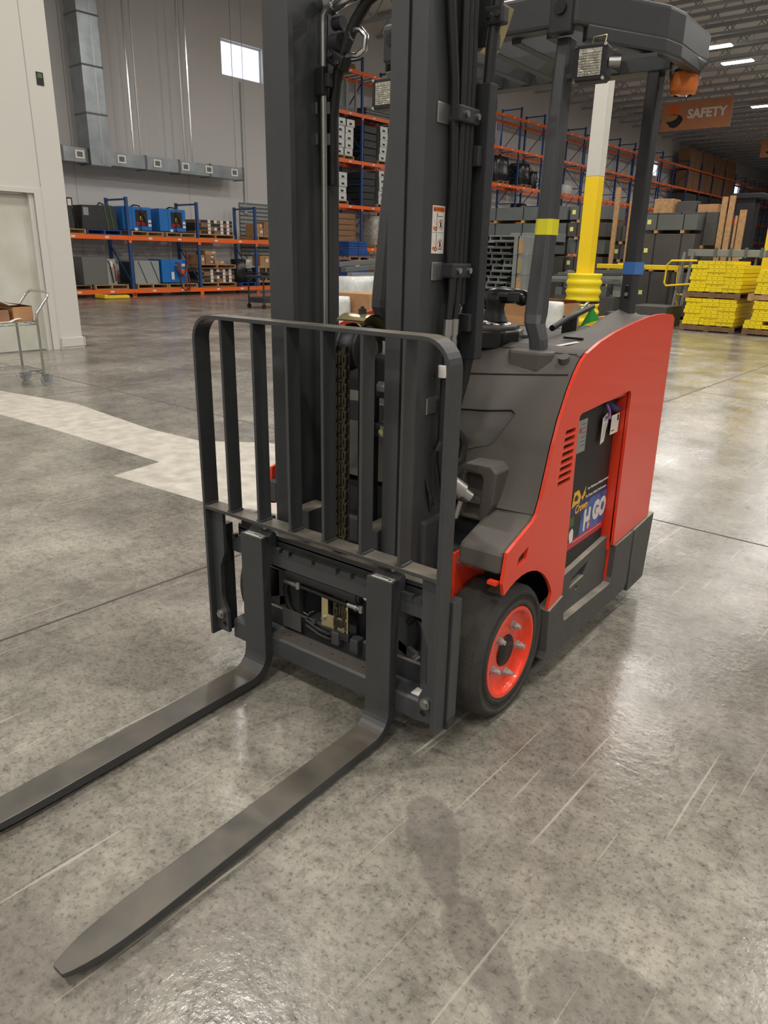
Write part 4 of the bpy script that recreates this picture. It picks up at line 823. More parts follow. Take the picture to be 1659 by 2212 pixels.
# ================================================================== RACKS AND STORED GOODS
PF = -18.7; RD = 1.05                                  # rack front plane and depth
def rack(name, label, frames, top, beams, decks, wire=True):
    t = bthing(name, label, 'pallet rack', PF, frames[0], 0)
    q0 = frames[0]; proto = {}
    def put(key, g, m, loc):
        if key not in proto:
            proto[key] = g().build(key[0], m, t); o = proto[key]
        else: o = inst(proto[key], t)
        o.location = loc; return o
    for q in frames:
        y = q - q0
        for x in (0, -RD): put(('post',), lambda: G().box(-0.075, 0.0, -0.04, 0.04, 0, top), 'rack_blue', (x, y, 0))
        put(('foot_guard',), lambda: G().box(-0.01, 0.02, -0.06, 0.06, 0, 0.12), 'rack_orange', (0, y, 0))
        z = 0.35; up = True
        put(('top_brace',), lambda: G().box(-RD, -0.07, -0.02, 0.02, -0.025, 0.025), 'rack_blue', (0, y, top - 0.06))
        while z + 1.15 < top - 0.1:
            put(('horizontal_brace',), lambda: G().box(-RD, -0.07, -0.018, 0.018, -0.02, 0.02), 'rack_blue', (0, y, z))
            key = ('diagonal_brace', up)
            put(key, lambda u=up: G().bar((-0.07 if u else -RD, 0, 0.03), (-RD if u else -0.07, 0, 1.05), 0.03, 0.03), 'rack_blue', (0, y, z)); up = not up; z += 1.15
    for a, b in zip(frames, frames[1:]):
        L = b - a
        for zi, z in enumerate(beams):
            for x, hh in ((0.01, 0.12), (-RD + 0.02, 0.12)):
                put(('beam', round(L, 2)), lambda: G().box(-0.055, 0.0, 0.02, L - 0.02, -0.12, 0.0), 'rack_orange', (x, a - q0, z))
            put(('beam_connector',), lambda: G().box(0.0, 0.014, -0.05, 0.05, -0.2, -0.002), 'rack_orange', (0.006, a - q0, z))
            for k in (0.28, 0.7): put(('bin_sticker',), lambda: G().box(0.0, 0.004, -0.06, 0.06, -0.085, -0.035), 'label_white', (0.012, a - q0 + L * k, z))
            if decks and zi in decks:
                for k in range(6): put(('deck_slat',), lambda: G().box(-RD, 0, -0.05, 0.05, -0.03, -0.01), 'rack_wire', (0, a - q0 + L * (k + 0.5) / 6, z))
    return t
rack('pallet_rack', 'low two-level blue and orange pallet rack under the air duct', [8.65, 11.03, 13.43, 15.74, 18.0], 2.72, [0.22, 1.69], None)
fr_ = [18.76 + 2.24 * k for k in range(15)] + [52.4 + 2.7 * k for k in range(12)]
rack('pallet_rack', 'tall five-level blue and orange pallet rack along the white wall', fr_, 7.97, [1.56, 3.05, 4.58, 6.15, 7.5], (3, 4))

ORD = ('first', 'second', 'third', 'fourth', 'fifth', 'sixth', 'seventh', 'eighth')
# pallets
_pal = {}
def pallet(p, q, z, label, m='wood', w=1.05, d=0.95, group='pallets in the warehouse'):
    key = (m, w, d)
    z = z + 0.004
    if key in _pal: return copy_tree(_pal[key], bw(p, q, z), -BY, label, group)
    t = bthing('pallet', label, 'pallet', p, q, z, group)
    for k in range(5):
        x = -d / 2 + (d - 0.1) * k / 4
        G().box(x, x + 0.1, -w / 2, w / 2, 0.105, 0.125).build('deck_board', m, t)
    for y in (-w / 2, -0.02, w / 2 - 0.04): G().box(-d / 2, d / 2, y, y + 0.04, 0.018, 0.105).build('stringer', m, t)
    for x in (-d / 2, -0.05, d / 2 - 0.1): G().box(x, x + 0.1, -w / 2, w / 2, 0.0, 0.018).build('bottom_board', m, t)
    _pal[key] = t; return t
PH = 0.13
def boxobj(name, label, cat, p, q, z, d, w, h, m, group=None, bevel=0.01, extra=0.0):
    """one plain block, front face towards +p; p,q is its footprint centre"""
    return tag(G().box(-d / 2, d / 2, -w / 2, w / 2, 0, h).build(name, m, None, bevel, bw(p, q, z), -BY + extra), label, cat, group)
def carton(label, p, q, z, d, w, h, m='carton', group=None, extra=0.0):
    t = bthing('carton', label, 'carton', p, q, z, group, extra)
    G().box(-d / 2, d / 2, -w / 2, w / 2, 0, h).build('body', m, t, 0.004)
    G().box(-d / 2 - 0.001, d / 2 + 0.001, -0.025, 0.025, h * 0.6, h - 0.001).build('packing_tape', 'zinc_gold', t)
    G().box(d / 2, d / 2 + 0.002, w * 0.12, w * 0.38, h * 0.4, h * 0.7).build('shipping_label', 'label_white', t)
    return t

# --- low rack, upper level
ZU, ZL = 1.69, 0.22; PC = -19.2
# black cabinet at the wall edge
pallet(PC, 9.25, ZU, 'wooden pallet under the tall black cabinet on the low rack', w=0.95)
t = bthing('black_cabinet', 'tall narrow black cabinet at the end of the low rack', 'cabinet', PC + 0.1, 9.22, ZU + PH)
G().box(-0.35, 0.35, -0.22, 0.22, 0, 0.78).build('body', 'machine_black', t, 0.01); G().box(0.35, 0.353, 0.08, 0.18, 0.58, 0.74).build('sticker', 'label_white', t)
G().tube([(0.36, 0.2, 0.5), (0.37, 0.24, 0.2), (0.36, 0.3, 0.02)], 0.015, 6).build('cable', 'black', t)
pallet(PC, 10.28, ZU, 'blue pallet under the strapped black machine', 'pallet_blue')
t = bthing('strapped_machine', 'black boxy machine held by two green straps on a blue pallet', 'machine', PC + 0.05, 10.18, ZU + PH)
G().prism([(-0.52, 0), (0.56, 0), (0.50, 0.60), (0.42, 0.64), (-0.48, 0.62)], lambda u, v, a: (a, u, v), -0.38, 0.38).build('body', 'machine_black', t, 0.015)
G().box(0.38, 0.383, -0.45, -0.30, 0.36, 0.56).build('sticker', 'cabinet_grey', t)
for y in (0.20, 0.36): G().bar((0.388, y - 0.03, 0.66), (0.388, y + 0.06, 0.005), 0.012, 0.025, (0, 1, 0)).build('strap', 'olive', t)
G().tube([(0.3, 0.02, 0.62), (0.32, 0.08, 0.70), (0.3, 0.2, 0.66)], 0.02, 6).build('cable', 'black', t)
def charger(label, p, q, z, w=0.92, h=0.66, kind=0):
    t = bthing('battery_charger', label, 'battery charger', p, q, z)
    G().box(-0.36, 0.34, -w / 2, w / 2, 0.03, h).build('case', 'blue_case', t, 0.012)
    G().box(0.34, 0.352, -w / 2 + 0.30, w / 2 - 0.02, 0.03, h - 0.01).build('front_door', 'blue_case', t, 0.004)
    if kind == 0:
        G().box(0.352, 0.356, -0.07, w / 2 - 0.14, 0.14, h - 0.08).build('control_panel', 'black', t)
        text('DEPTH', 0.13, 'crimson', t, (0.357, -0.05, 0.16), (0, 1, 0), (0, 0, 1), 0.001, bold=0.004, name='lettering', sx=0.72)
        G().box(0.356, 0.358, 0.08, 0.16, 0.30, 0.42).build('plug_icon', 'gold_print', t)
        for y, z0 in ((-0.12, 0.02), (w / 2 - 0.12, 0.25), (w / 2 - 0.12, 0.14)): G().box(0.353, 0.357, y, y + 0.1, z0, z0 + 0.07).build('sticker', 'label_white', t)
        G().tube([(0.36, 0.1, h - 0.1), (0.40, 0.12, h * 0.6), (0.40, 0.05, 0.1), (0.41, 0.08, 0.03)], 0.018, 6).build('cable', 'black', t)
        G().tube([(0.1, -0.05, h), (0.2, 0.0, h + 0.05), (0.32, 0.1, h + 0.03), (0.40, 0.2, h * 0.6), (0.40, 0.26, 0.2)], 0.02, 6).build('cable', 'black', t)
    else:
        G().box(0.352, 0.356, -0.14, -0.04, 0.12, 0.34).build('sticker', 'label_white', t)
        G().box(0.352, 0.356, 0.22, 0.36, 0.24, 0.42).build('hazard_sticker', 'orange_print', t)
        G().box(0.352, 0.356, 0.0, 0.1, 0.52, 0.57).build('sticker', 'label_white', t); G().box(0.352, 0.356, 0.25, 0.37, 0.50, 0.58).build('sticker', 'label_white', t)
        for k in range(3): G().tube([(0.36, 0.05 + 0.06 * k, 0.62), (0.42, -0.02 + 0.08 * k, 0.42), (0.43, 0.1 + 0.05 * k, 0.22), (0.43, 0.3, 0.30), (0.42, 0.40 + 0.03 * k, 0.6), (0.44, 0.36, 0.95)], 0.018, 6).build('cable', 'dark_red' if k else 'black', t)
        for k in range(2): G().tube([(0.42, 0.1 + 0.2 * k, 0.25), (0.53, 0.08 + 0.2 * k, -0.1), (0.53, 0.2 + 0.15 * k, -0.2), (0.53, 0.4, -0.1), (0.43, 0.42, 0.3)], 0.018, 6).build('cable', 'dark_red' if k else 'black', t)
    return t
for q, lb_ in ((11.62, 'wooden pallet under the charger with cables on top'), (12.78, 'wooden pallet under the charger without cables on top')): pallet(PC + 0.05, q, ZU, lb_)
charger('blue battery charger with cables heaped on its top, on the upper rack level', PC + 0.05, 11.40, ZU + PH)
charger('clean-topped blue battery charger beside the boxed goods on the upper rack level', PC + 0.05, 12.60, ZU + PH)
def boxed_stack(p, q, z, nrow, lab, cols=6, group=None, wrap=True):
    cw = 0.235
    for r in range(nrow):
        for c in range(cols):
            t = boxobj('small_carton', 'small dark carton, %s layer, %s from the battery charger, %s' % (ORD[r], ORD[c], 'upper rack level' if 'upper' in lab else 'lower rack level'), 'carton', p, q + (c - (cols - 1) / 2) * (cw + 0.012), z + r * 0.108, 0.8, cw, 0.10, 'machine_black' if (c + r) % 3 else 'carton_dark', group, 0.003)
            if c in (2, 4, 5) or (c == 3 and r % 2): G().box(0.4, 0.402, -cw / 2, -cw / 2 + 0.11, 0.0, 0.10).build('white_label', 'label_white', t)
            G().box(0.4, 0.403, -cw / 2, cw / 2, 0.0, 0.012).build('carton_edge', 'carton', t)
pallet(PC - 0.2, 14.26, ZU, 'wooden pallet under the low block of black cartons, upper level', w=1.5)
boxed_stack(PC - 0.2, 14.26, ZU + PH, 4, 'small black carton with white label in the upper rack block', 6, 'black cartons on the upper rack level')
pallet(PC, 16.36, ZU, 'wooden pallet under brown cartons, upper rack level')
for i, (dq, dz, w_, h_) in enumerate(((-0.24, 0, 0.36, 0.26), (0.13, 0, 0.34, 0.24), (-0.24, 0.26, 0.30, 0.14), (0.13, 0.24, 0.32, 0.22), (0.46, 0, 0.28, 0.3))):
    carton('brown carton with white labels on the upper rack level', PC + 0.1, 16.25 + dq, ZU + PH + dz, 0.5, w_, h_, 'carton_dark' if i % 2 else 'carton', 'brown cartons upper level')
# --- low rack, lower level
t = bthing('floor_scrubber', 'small dark machine with looped handle on the lower rack level', 'machine', PC + 0.1, 9.15, ZL + PH)
G().box(-0.3, 0.3, -0.25, 0.12, 0, 0.52).build('body', 'machine_black', t, 0.05); G().tube([(0.1, -0.15, 0.5), (0.1, -0.1, 0.70), (0.1, 0.12, 0.68), (0.1, 0.22, 0.4), (0.1, 0.22, 0.05)], 0.02, 8).build('handle', 'black', t)
G().box(0.3, 0.304, -0.2, -0.05, 0.1, 0.4).build('front_plate', 'cabinet_grey', t, 0.02)
pallet(PC, 9.25, ZL, 'dark pallet under the small machine, lower level', 'wood_dark', 0.95); pallet(PC, 10.35, ZL, 'wooden pallet under the grey charger cabinet, lower level')
t = bthing('grey_charger_cabinet', 'dark grey cabinet with side panel and cables, lower rack level', 'cabinet', PC + 0.05, 10.05, ZL + PH)
G().box(-0.38, 0.36, -0.50, 0.22, 0, 0.74).build('body', 'machine_grey', t, 0.012); G().box(-0.36, 0.38, 0.22, 0.50, 0, 0.70).build('side_unit', 'cabinet_grey', t, 0.012)
G().box(0.38, 0.383, 0.28, 0.40, 0.48, 0.64).build('sticker', 'label_white', t); G().tube([(0.3, 0.2, 0.72), (0.42, 0.28, 0.6), (0.41, 0.33, 0.3), (0.42, 0.36, 0.05)], 0.018, 6).build('cable', 'black', t)
G().tube([(0.3, 0.35, 0.7), (0.40, 0.45, 0.5), (0.40, 0.46, 0.1)], 0.018, 6).build('cable', 'dark_red', t)
pallet(PC, 11.7, ZL, 'wooden pallet under the light grey cabinet, lower level'); pallet(PC, 12.78, ZL, 'wooden pallet under the cabled blue charger, lower level')
t = bthing('light_grey_cabinet', 'light grey cabinet with dark diagonal bands on the lower rack level', 'cabinet', PC + 0.05, 11.60, ZL + PH)
G().box(-0.36, 0.34, -0.44, 0.40, 0, 0.66).build('body', 'cabinet_grey', t, 0.01); G().box(-0.35, 0.33, -0.52, -0.44, 0.0, 0.62).build('side_unit', 'machine_black', t)
for y in (-0.30, 0.12): G().bar((0.345, y, 0.64), (0.345, y + 0.25, 0.02), 0.012, 0.02, (0, 1, 0)).build('band', 'machine_black', t)
charger('blue battery charger draped with looping cables on the lower rack level', PC + 0.05, 12.55, ZL + PH, 0.92, 0.70, 1)
pallet(PC - 0.2, 14.26, ZL, 'wooden pallet under the black cartons, lower level', w=1.5)
boxed_stack(PC - 0.2, 14.26, ZL + PH, 4, 'small black carton with white label in the lower rack block', 6, 'black cartons on the lower rack level')
pallet(PC - 0.2, 14.26, ZL + PH + 0.432, 'upper wooden pallet riding on the lower block of cartons', w=1.5)
for i, (dq, dz, w_, h_) in enumerate(((-0.55, 0, 0.28, 0.28), (-0.22, 0, 0.32, 0.14), (0.18, 0, 0.38, 0.12), (-0.20, 0.14, 0.36, 0.16), (-0.16, 0.30, 0.44, 0.11))):
    carton('flat brown carton heaped on the upper pallet of the lower level', PC, 14.2 + dq, ZL + PH * 2 + 0.432 + dz, 0.5, w_, h_, 'carton_dark' if i % 2 else 'carton', 'cartons heaped on the lower level', 0.0)
pallet(PC, 15.37, ZL, 'blue pallet under the wrapped drums', 'pallet_blue', w=0.62)
t = bthing('wrapped_drums', 'black drums bundled in black stretch wrap on a blue pallet', 'wrapped load', PC + 0.1, 15.30, ZL + PH)
G().lathe([(0, 0.0), (0, 0.27), (0.35, 0.25), (0.72, 0.28), (0.75, 0.0)], (0, -0.02, 0), (0, 0, 1), 18).build('drum', 'wrap_black', t); G().box(-0.3, 0.3, 0.1, 0.36, 0, 0.42).build('bale', 'wrap_black', t, 0.06); G().box(-0.28, 0.28, 0.06, 0.35, 0.42, 0.74).build('bag', 'wrap_clear', t, 0.08)
pallet(PC, 16.36, ZL, 'dark wooden pallet under the crate, lower level', 'wood_dark')
t = bthing('slatted_crate', 'slatted wooden crate with dark goods on the lower rack level', 'crate', PC + 0.05, 16.36, ZL + PH)
G().box(-0.35, 0.33, -0.5, 0.4, 0.02, 0.46).build('contents', 'machine_black', t)
for z in (0.0, 0.22, 0.46): G().box(0.33, 0.36, -0.52, 0.42, z, z + 0.05).build('slat', 'wood', t)
for y in (-0.52, -0.2, 0.1, 0.38): G().box(0.36, 0.385, y, y + 0.05, 0, 0.51).build('post', 'wood', t)
carton('brown carton set on top of the slatted crate', PC + 0.05, 16.3, ZL + PH + 0.51, 0.4, 0.42, 0.34)
t = bthing('pallet_jack', 'yellow pallet jack forks lying under the low rack', 'pallet jack', -18.1, 10.1, 0)
G().box(-0.08, 0.08, -0.3, 0.35, 0.02, 0.08).build('fork', 'yellow_paint', t, 0.01); G().box(-0.45, -0.29, -0.1, 0.55, 0.02, 0.08).build('fork', 'yellow_paint', t, 0.01); G().box(-0.45, 0.08, -0.42, -0.3, 0.02, 0.12).build('frame', 'yellow_paint', t, 0.02)
t = bthing('wall_louver', 'grey slatted louvre panel on the wall behind the low rack', 'louvre', PW + 0.003, 16.95, 1.2)
G().box(0, 0.03, -0.75, 0.75, 0, 1.72).build('panel', 'machine_grey', t)
for k in range(13): G().box(0.03, 0.06, -0.75, 0.75, 0.02 + 0.13 * k, 0.10 + 0.13 * k).build('louvre_slat', 'cabinet_grey', t)
t = bthing('wall_conduit', 'thin grey electrical conduit running up the wall to a box', 'conduit', PW + 0.002, 16.45, 0.6)
G().cyl((0.03, 0, 0), (0.03, 0, 6.0), 0.02, 8).build('pipe', 'cabinet_grey', t); G().box(0, 0.1, -0.08, 0.08, 1.95, 2.15).build('junction_box', 'cabinet_grey', t, 0.005)
t = bthing('black_cart', 'black two-shelf utility cart parked before the low rack', 'cart', -13.1, 11.35, 0)
G().box(-0.3, 0.3, -0.5, 0.5, 0.72, 0.78).build('top_shelf', 'machine_black', t, 0.01); G().box(-0.3, 0.3, -0.45, 0.5, 0.14, 0.26).build('bottom_shelf', 'machine_black', t, 0.01)
for x in (-0.28, 0.28):
    for y in (-0.43, 0.43): G().cyl((x, y, 0.1), (x, y, 0.74), 0.022, 8).build('leg', 'machine_black', t); G().cyl((x - 0.02, y, 0.055), (x + 0.02, y, 0.055), 0.055, 14).build('caster', 'black', t)
G().tube([(0.28, -0.45, 0.76), (0.28, -0.55, 0.84), (-0.28, -0.55, 0.84), (-0.28, -0.45, 0.76)], 0.015, 8).build('handle', 'black', t)
boxobj('parts_tray', 'small black tray with metal parts on the black cart', 'tray', -13.0, 11.35, 0.783, 0.3, 0.5, 0.07, 'black')

# --- air duct
t = bthing('air_duct', 'galvanised rectangular air duct with wall drop and white registers', 'air duct', -19.2, 9.0, 3.54)
segs = [-0.6, 0.55, 1.255, 1.945, 3.1, 4.25, 5.4, 6.72]
for a, b in zip(segs, segs[1:]):
    if a == 1.255: continue
    G().box(-0.5, 0, a + 0.015, b - 0.015, 0, 0.36).build('duct_section', 'galv', t, 0.006)
    G().box(-0.515, 0.015, b - 0.03, b + 0.03, -0.015, 0.375).build('duct_flange', 'machine_grey', t)
for i, y in enumerate((1.04, 2.30, 3.47, 4.46, 5.33, 6.34)):
    r_ = G().prism([(y - 0.13, 0.09), (y + 0.13, 0.09), (y + 0.13, 0.30), (y - 0.13, 0.30)], FX, 0.0, 0.02, [[(y - 0.085, 0.13), (y + 0.085, 0.13), (y + 0.085, 0.26), (y - 0.085, 0.26)]]).build('register_frame', 'white', t)
    G().box(0.0, 0.008, y - 0.085, y + 0.085, 0.13, 0.26).build('register_grille', 'machine_grey', r_)
t2 = bthing('vertical_duct', 'tall galvanised duct rising from the horizontal duct to the roof', 'air duct', -19.2, 10.6, 3.54)
zz = 0.0
for h in (1.25, 1.15, 1.2, 1.3, 0.7):
    G().box(-0.5, 0.12, -0.30, 0.30, zz - (0.05 if zz == 0 else 0), zz + h - 0.02).build('duct_section', 'galv', t2, 0.008); G().box(-0.515, 0.135, -0.312, 0.312, zz + h - 0.04, zz + h).build('duct_flange', 'machine_grey', t2); zz += h
G().box(0.12, 0.124, 0.05, 0.09, 0, zz).build('seam_strip', 'steel', t2)
for i, q in enumerate((11.75, 11.98, 13.5, 13.77, 15.47)):
    s_ = tag(G().box(-0.01, 0.01, -0.02 if i != 4 else -0.006, 0.02 if i != 4 else 0.006, 0, 6.1).build('duct_hanger', 'chrome' if i in (0, 3) else 'steel', None, 0, bw(-19.25, q, 3.9), -BY), 'thin metal strap hanging the air duct from the roof', 'hanger strap', 'duct hanger straps')

# --- tall rack loads
def white_stack(q, z, rows, cols, lab, group, lean=0.0, n=0):
    rnd = random.Random(n); cw, chh = 0.42, 0.235
    for r in range(rows):
        for c in range(cols):
            o = bthing('carton', 'white-ended carton, %s layer, %s column of the %s' % (ORD[r], ORD[c], group), 'carton', PF - 0.5 + rnd.uniform(-0.03, 0.03), q + (c - (cols - 1) / 2) * (cw + 0.06) + lean * r * 0.03 + rnd.uniform(-0.015, 0.015), z + r * (chh + 0.003), group, rnd.uniform(-0.02, 0.02))
            G().box(-0.45, 0.45, -cw / 2, cw / 2, 0.0, chh).build('body', 'machine_grey', o, 0.006)
            G().box(0.45, 0.456, -cw / 2, cw / 2, 0.03, chh).build('end_face', 'wrap_white', o); G().box(0.456, 0.459, -0.08, 0.06, 0.06, 0.13).build('hand_hole', 'black_print', o)
            G().box(0.455, 0.462, -cw / 2, cw / 2, 0.0, 0.02).build('end_rim', 'label_white', o)
for (q, z, rows, lab, gr, ln_) in ((20.05, 4.58, 5, 'white-ended carton leaning in the stack left of the post, fourth level', 'leaning fourth level stack before the post', 0.8), (19.75, 3.05, 4, 'white-ended carton in the short stack, third rack level', 'short third level stack before the post', 0.2),
                              (22.45, 4.58, 5, 'white-ended carton right of the blue post, fourth level', 'fourth level stack beside the dark bale', 0.5), (22.45, 3.05, 5, 'white-ended carton right of the blue post, third level', 'third level stack beside the dark bale', 0.4)):
    pallet(PF - 0.5, q, z, 'wooden pallet under ' + ('leaning' if ln_ > 0.6 else 'stacked') + ' white-ended cartons on the tall rack'); white_stack(q, z + PH, rows, 2, lab, gr, ln_, int(q * 10 + z))
for q, z, h, lab in ((21.55, 4.6, 1.25, 'dark bale beside the white cartons on the fourth rack level'), (21.5, 3.07, 1.2, 'dark bale beside the white cartons on the third rack level')):
    t = bthing('dark_bale', lab, 'wrapped load', PF - 0.55, q, z)
    for k in range(5): G().box(-0.45, 0.45 - 0.02 * (k % 2), -0.36, 0.36, k * h / 5, (k + 1) * h / 5 - 0.015).build('layer', 'machine_black', t, 0.02)
def wrapped(label, p, q, z, w, d, h, m, seed=0, lay=0):
    rnd = random.Random(seed); t = bthing('wrapped_load', label, 'wrapped load', p, q, z); n = 14; rows = []
    for r in range(7):
        f = 1 - 0.10 * (r in (0, 6)) - 0.04 * (r % 2); row = []
        for i in range(n + 1):
            a = 2 * math.pi * (i % n) / n; cx = max(-1, min(1, 1.25 * math.cos(a))); sy = max(-1, min(1, 1.25 * math.sin(a))); k = f * rnd.uniform(0.95, 1.03) if i < n else 0
            row.append((cx * d / 2 * (k or 1), sy * w / 2 * (k or 1), h * r / 6 + (rnd.uniform(-0.01, 0.01) if r else 0.002)))
        row[-1] = row[0]; rows.append(row)
    rows.append([(0, 0, h * 1.01)] * (n + 1)); G().grid(rows).build('film', m, t)
    return t
wrapped('pallet load in shiny clear film on the second rack level', PF - 0.5, 22.35, 1.56 + PH, 1.0, 0.9, 1.05, 'wrap_clear', 3); pallet(PF - 0.5, 22.35, 1.56, 'wooden pallet under the clear wrapped load, second level')
for r in range(6):
    boxobj('flat_carton', 'flat brown carton stacked behind the brace, second rack level', 'carton', PF - 0.6, 20.2, 1.57 + 0.2 * r, 0.8, 1.35, 0.185, 'carton_dark', 'flat cartons second level', 0.01, 0.02 * (r % 3 - 1))
for r in range(3): boxobj('board_sheet', 'grey board lying flat on the fifth rack level', 'board', PF - 0.5, 22.2, 6.15 + 0.1 * r, 0.9, 1.9, 0.085, 'machine_grey', 'boards fifth level')
t = bthing('wire_bin', 'grey mesh-sided bin on the fifth rack level', 'bin', PF - 0.5, 20.3, 6.17)
G().box(-0.4, 0.4, -0.5, 0.45, 0, 0.12).build('base', 'machine_grey', t)
for y in (-0.5, -0.1, 0.4): G().box(0.35, 0.42, y, y + 0.06, 0, 1.0).build('post', 'bundle_light', t)
G().box(-0.4, 0.3, -0.48, 0.2, 0.12, 0.95).build('liner', 'bundle_light', t, 0.02)
boxobj('long_box', 'long brown box lying on the top rack level', 'carton', PF - 0.5, 20.4, 7.52, 0.5, 0.9, 0.22, 'carton_dark')
t = bthing('folded_blankets', 'block of folded blue moving blankets on stacked pallets', 'blankets', -17.4, 18.95, 1.236)
for r in range(6):
    for c in range(2): G().box(-0.4, 0.4, -0.5 + c * 0.5, -0.02 + c * 0.5, r * 0.085, r * 0.085 + 0.078).build('blanket', 'cloth_blue', t, 0.02)
pallet(-17.4, 18.95, 1.105, 'wooden pallet directly under the folded blue blankets')
t = bthing('blue_crate', 'blue plastic bulk crate below the blanket pallet', 'crate', -17.4, 18.95, 0.0)
G().box(-0.45, 0.45, -0.5, 0.5, 0.15, 1.1).build('body', 'pallet_blue', t, 0.02)
for y in (-0.4, 0.0, 0.38): G().box(-0.45, 0.45, y - 0.06, y + 0.06, 0, 0.16).build('foot', 'pallet_blue', t)
G().box(0.45, 0.455, -0.2, 0.0, 0.85, 0.98).build('label_plate', 'label_white', t)
carton('large brown carton on the floor bay of the tall rack', PF - 0.2, 22.3, 0.0, 0.8, 1.1, 1.0, 'carton'); carton('lower brown carton beside the large one at the rack foot', PF + 0.7, 22.9, 0.0, 0.6, 0.9, 0.75, 'carton_dark')
# further along: black wrapped bundles
for i, (q, z, w_, h_, lab) in enumerate(((29.2, 4.58, 1.1, 1.15, 'square black wrapped load nearest the window on the fourth level'), (31.0, 4.58, 1.3, 1.05, 'glossy black wrapped load between the frames, fourth level'), (33.15, 4.58, 0.95, 0.95, 'tall-shouldered black wrapped load, fourth level'), (34.05, 4.58, 0.5, 0.8, 'slim black wrapped roll at the end of the fourth level loads'))):
    wrapped(lab, PF - 0.5, q, z + (PH if i < 3 else 0.003), w_, 0.9, h_, 'wrap_black', 20 + i)
    if i < 3: pallet(PF - 0.5, q, z, 'wooden pallet under a black wrapped load, fourth level', w=0.9, group='pallets under black loads')
for i, (q, w_, h_, lab) in enumerate(((28.9, 1.6, 0.9, 'rounded black tarped load on the third level'), (31.6, 0.9, 0.35, 'low black heap on the third level'), (33.3, 0.6, 0.8, 'upright black wrapped roll on the third level'), (34.02, 0.55, 0.6, 'crumpled black bag on the third level'))): wrapped(lab, PF - 0.5, q, 3.06, w_, 0.8, h_, 'wrap_black', 40 + i)
wrapped('crumpled white bag on the third level past the front leg', PF - 0.4, 37.7, 4.6, 1.1, 0.7, 0.45, 'wrap_white', 60)
for c in range(8):
    for r in range(2): boxobj('tall_carton', 'tall brown carton, %s layer, %s along the big block on the far rack' % (('lower', 'upper')[r], ORD[c]), 'carton', PF - 0.5, 55.8 + 2.7 * (c // 2) + 1.28 * (c % 2), 6.16 + 1.36 * r, 0.85, 1.2, 1.2, 'carton_dark', 'tall cartons on the far rack', 0.02)
for c in range(3): boxobj('dark_crate', 'dark crate under the tall cartons on the far rack', 'crate', PF - 0.5, 56.45 + 2.7 * c, 4.59, 0.85, 2.3, 1.3, 'bundle_dark', 'dark crates on the far rack', 0.02)
for i, (q, z, m_, lab) in enumerate(((44.5, 1.57, 'rack_orange', 'orange crate on the second rack level under the brown one'), (46.8, 1.57, 'rack_orange', 'orange crate on the second rack level farther along'), (46.8, 3.06, 'carton', 'brown crate on the third rack level'), (42.3, 3.06, 'rack_orange', 'orange crate on the third rack level'))): boxobj('shipping_crate', lab, 'crate', PF - 0.5, q, z, 0.85, 1.7, 1.1, m_, None, 0.02)

# ================================================================== MIDDLE GROUND
# steel bundles on timber spacers
def bundle(label, p0, p1, q, z, d, h, m, nblk=3, group=None):
    t = bthing('steel_bundle', label, 'steel bundle', p0, q, z, group); L = p1 - p0
    G().box(0, L, 0, d, 0.07, h).build('profiles', m, t, 0.006)
    if len(label) % 2: G().box(L * 0.06, L * 0.06 + 0.09, -0.003, 0, h * 0.5, h * 0.5 + 0.10).build('paper_note', 'note', t)
    for k in range(nblk):
        x = L * (k + 0.5) / nblk
        G().box(x - 0.04, x + 0.04, -0.03, d, 0, 0.07).build('timber_spacer', 'wood', t); G().box(x - 0.012, x + 0.012, -0.006, d + 0.004, 0.07, h + 0.006).build('steel_strap', 'black', t)
    return t
words = ('bottom', 'second', 'third', 'fourth', 'fifth', 'top')
for r in range(6):
    z = 0.16 + r * 0.405
    bundle('long grey steel bundle, %s tier of the stack behind the yellow column' % words[r], -10.6, -8.06, 17.0, z, 1.0, 0.395, 'bundle_grey', 3)
    bundle('grey steel bundle with timber blocks, %s tier beside the yellow column' % words[r], -8.0, -6.97, 17.0 + 0.05 * (r % 2), z, 1.0, 0.398, 'bundle_grey' if r % 2 else 'bundle_dark', 2)
for x in (-10.2, -8.5, -7.5): tag(G().box(-0.08, 0.08, 0, 1.0, 0, 0.16).build('timber_bearer', 'wood', None, 0, bw(x, 17.0, 0), -BY), 'timber floor bearer under the grey steel stack', 'timber', 'timber bearers')
for r in range(5):
    bundle('dark steel bundle, %s tier of the stack left of the rear post' % words[r if r < 4 else 5], -6.85, -6.15, 17.3, 0.42 * r, 0.9, 0.41, 'bundle_dark', 2)
for r in range(3):
    bundle('wide dark steel bundle, %s tier of the stack beside the timber crate' % words[(0, 1, 5)[r]], -6.1, -4.42, 17.3, 0.8 * r, 1.2, 0.79, 'bundle_dark', 3)
bundle('lighter grey steel bundle laid in front on the dark stack', -5.95, -4.72, 16.85, 1.92, 0.4, 0.40, 'bundle_grey', 2)
bundle('dark lower bundle carrying the lighter grey one', -5.95, -4.72, 16.85, 1.07, 0.4, 0.84, 'bundle_dark', 2)
bundle('dark base bundle under the front of the stack', -5.95, -4.72, 16.85, 0.0, 0.4, 1.06, 'bundle_dark', 2)
t = bthing('timber_crate', 'tall open timber crate of upright planks beside the dark steel', 'crate', -4.36, 17.2, 0)
for k, (x, w_, h_) in enumerate(((0, 0.12, 2.70), (0.16, 0.12, 2.72), (0.34, 0.05, 2.3), (0.42, 0.14, 2.42))): G().box(x, x + w_, 0, 0.05, 0, h_).build('plank', 'wood', t)
G().box(0, 0.56, 0.05, 0.08, 2.1, 2.25).build('rail', 'dark_red', t); G().box(0, 0.56, 0.05, 0.08, 1.2, 1.35).build('rail', 'wood_dark', t)
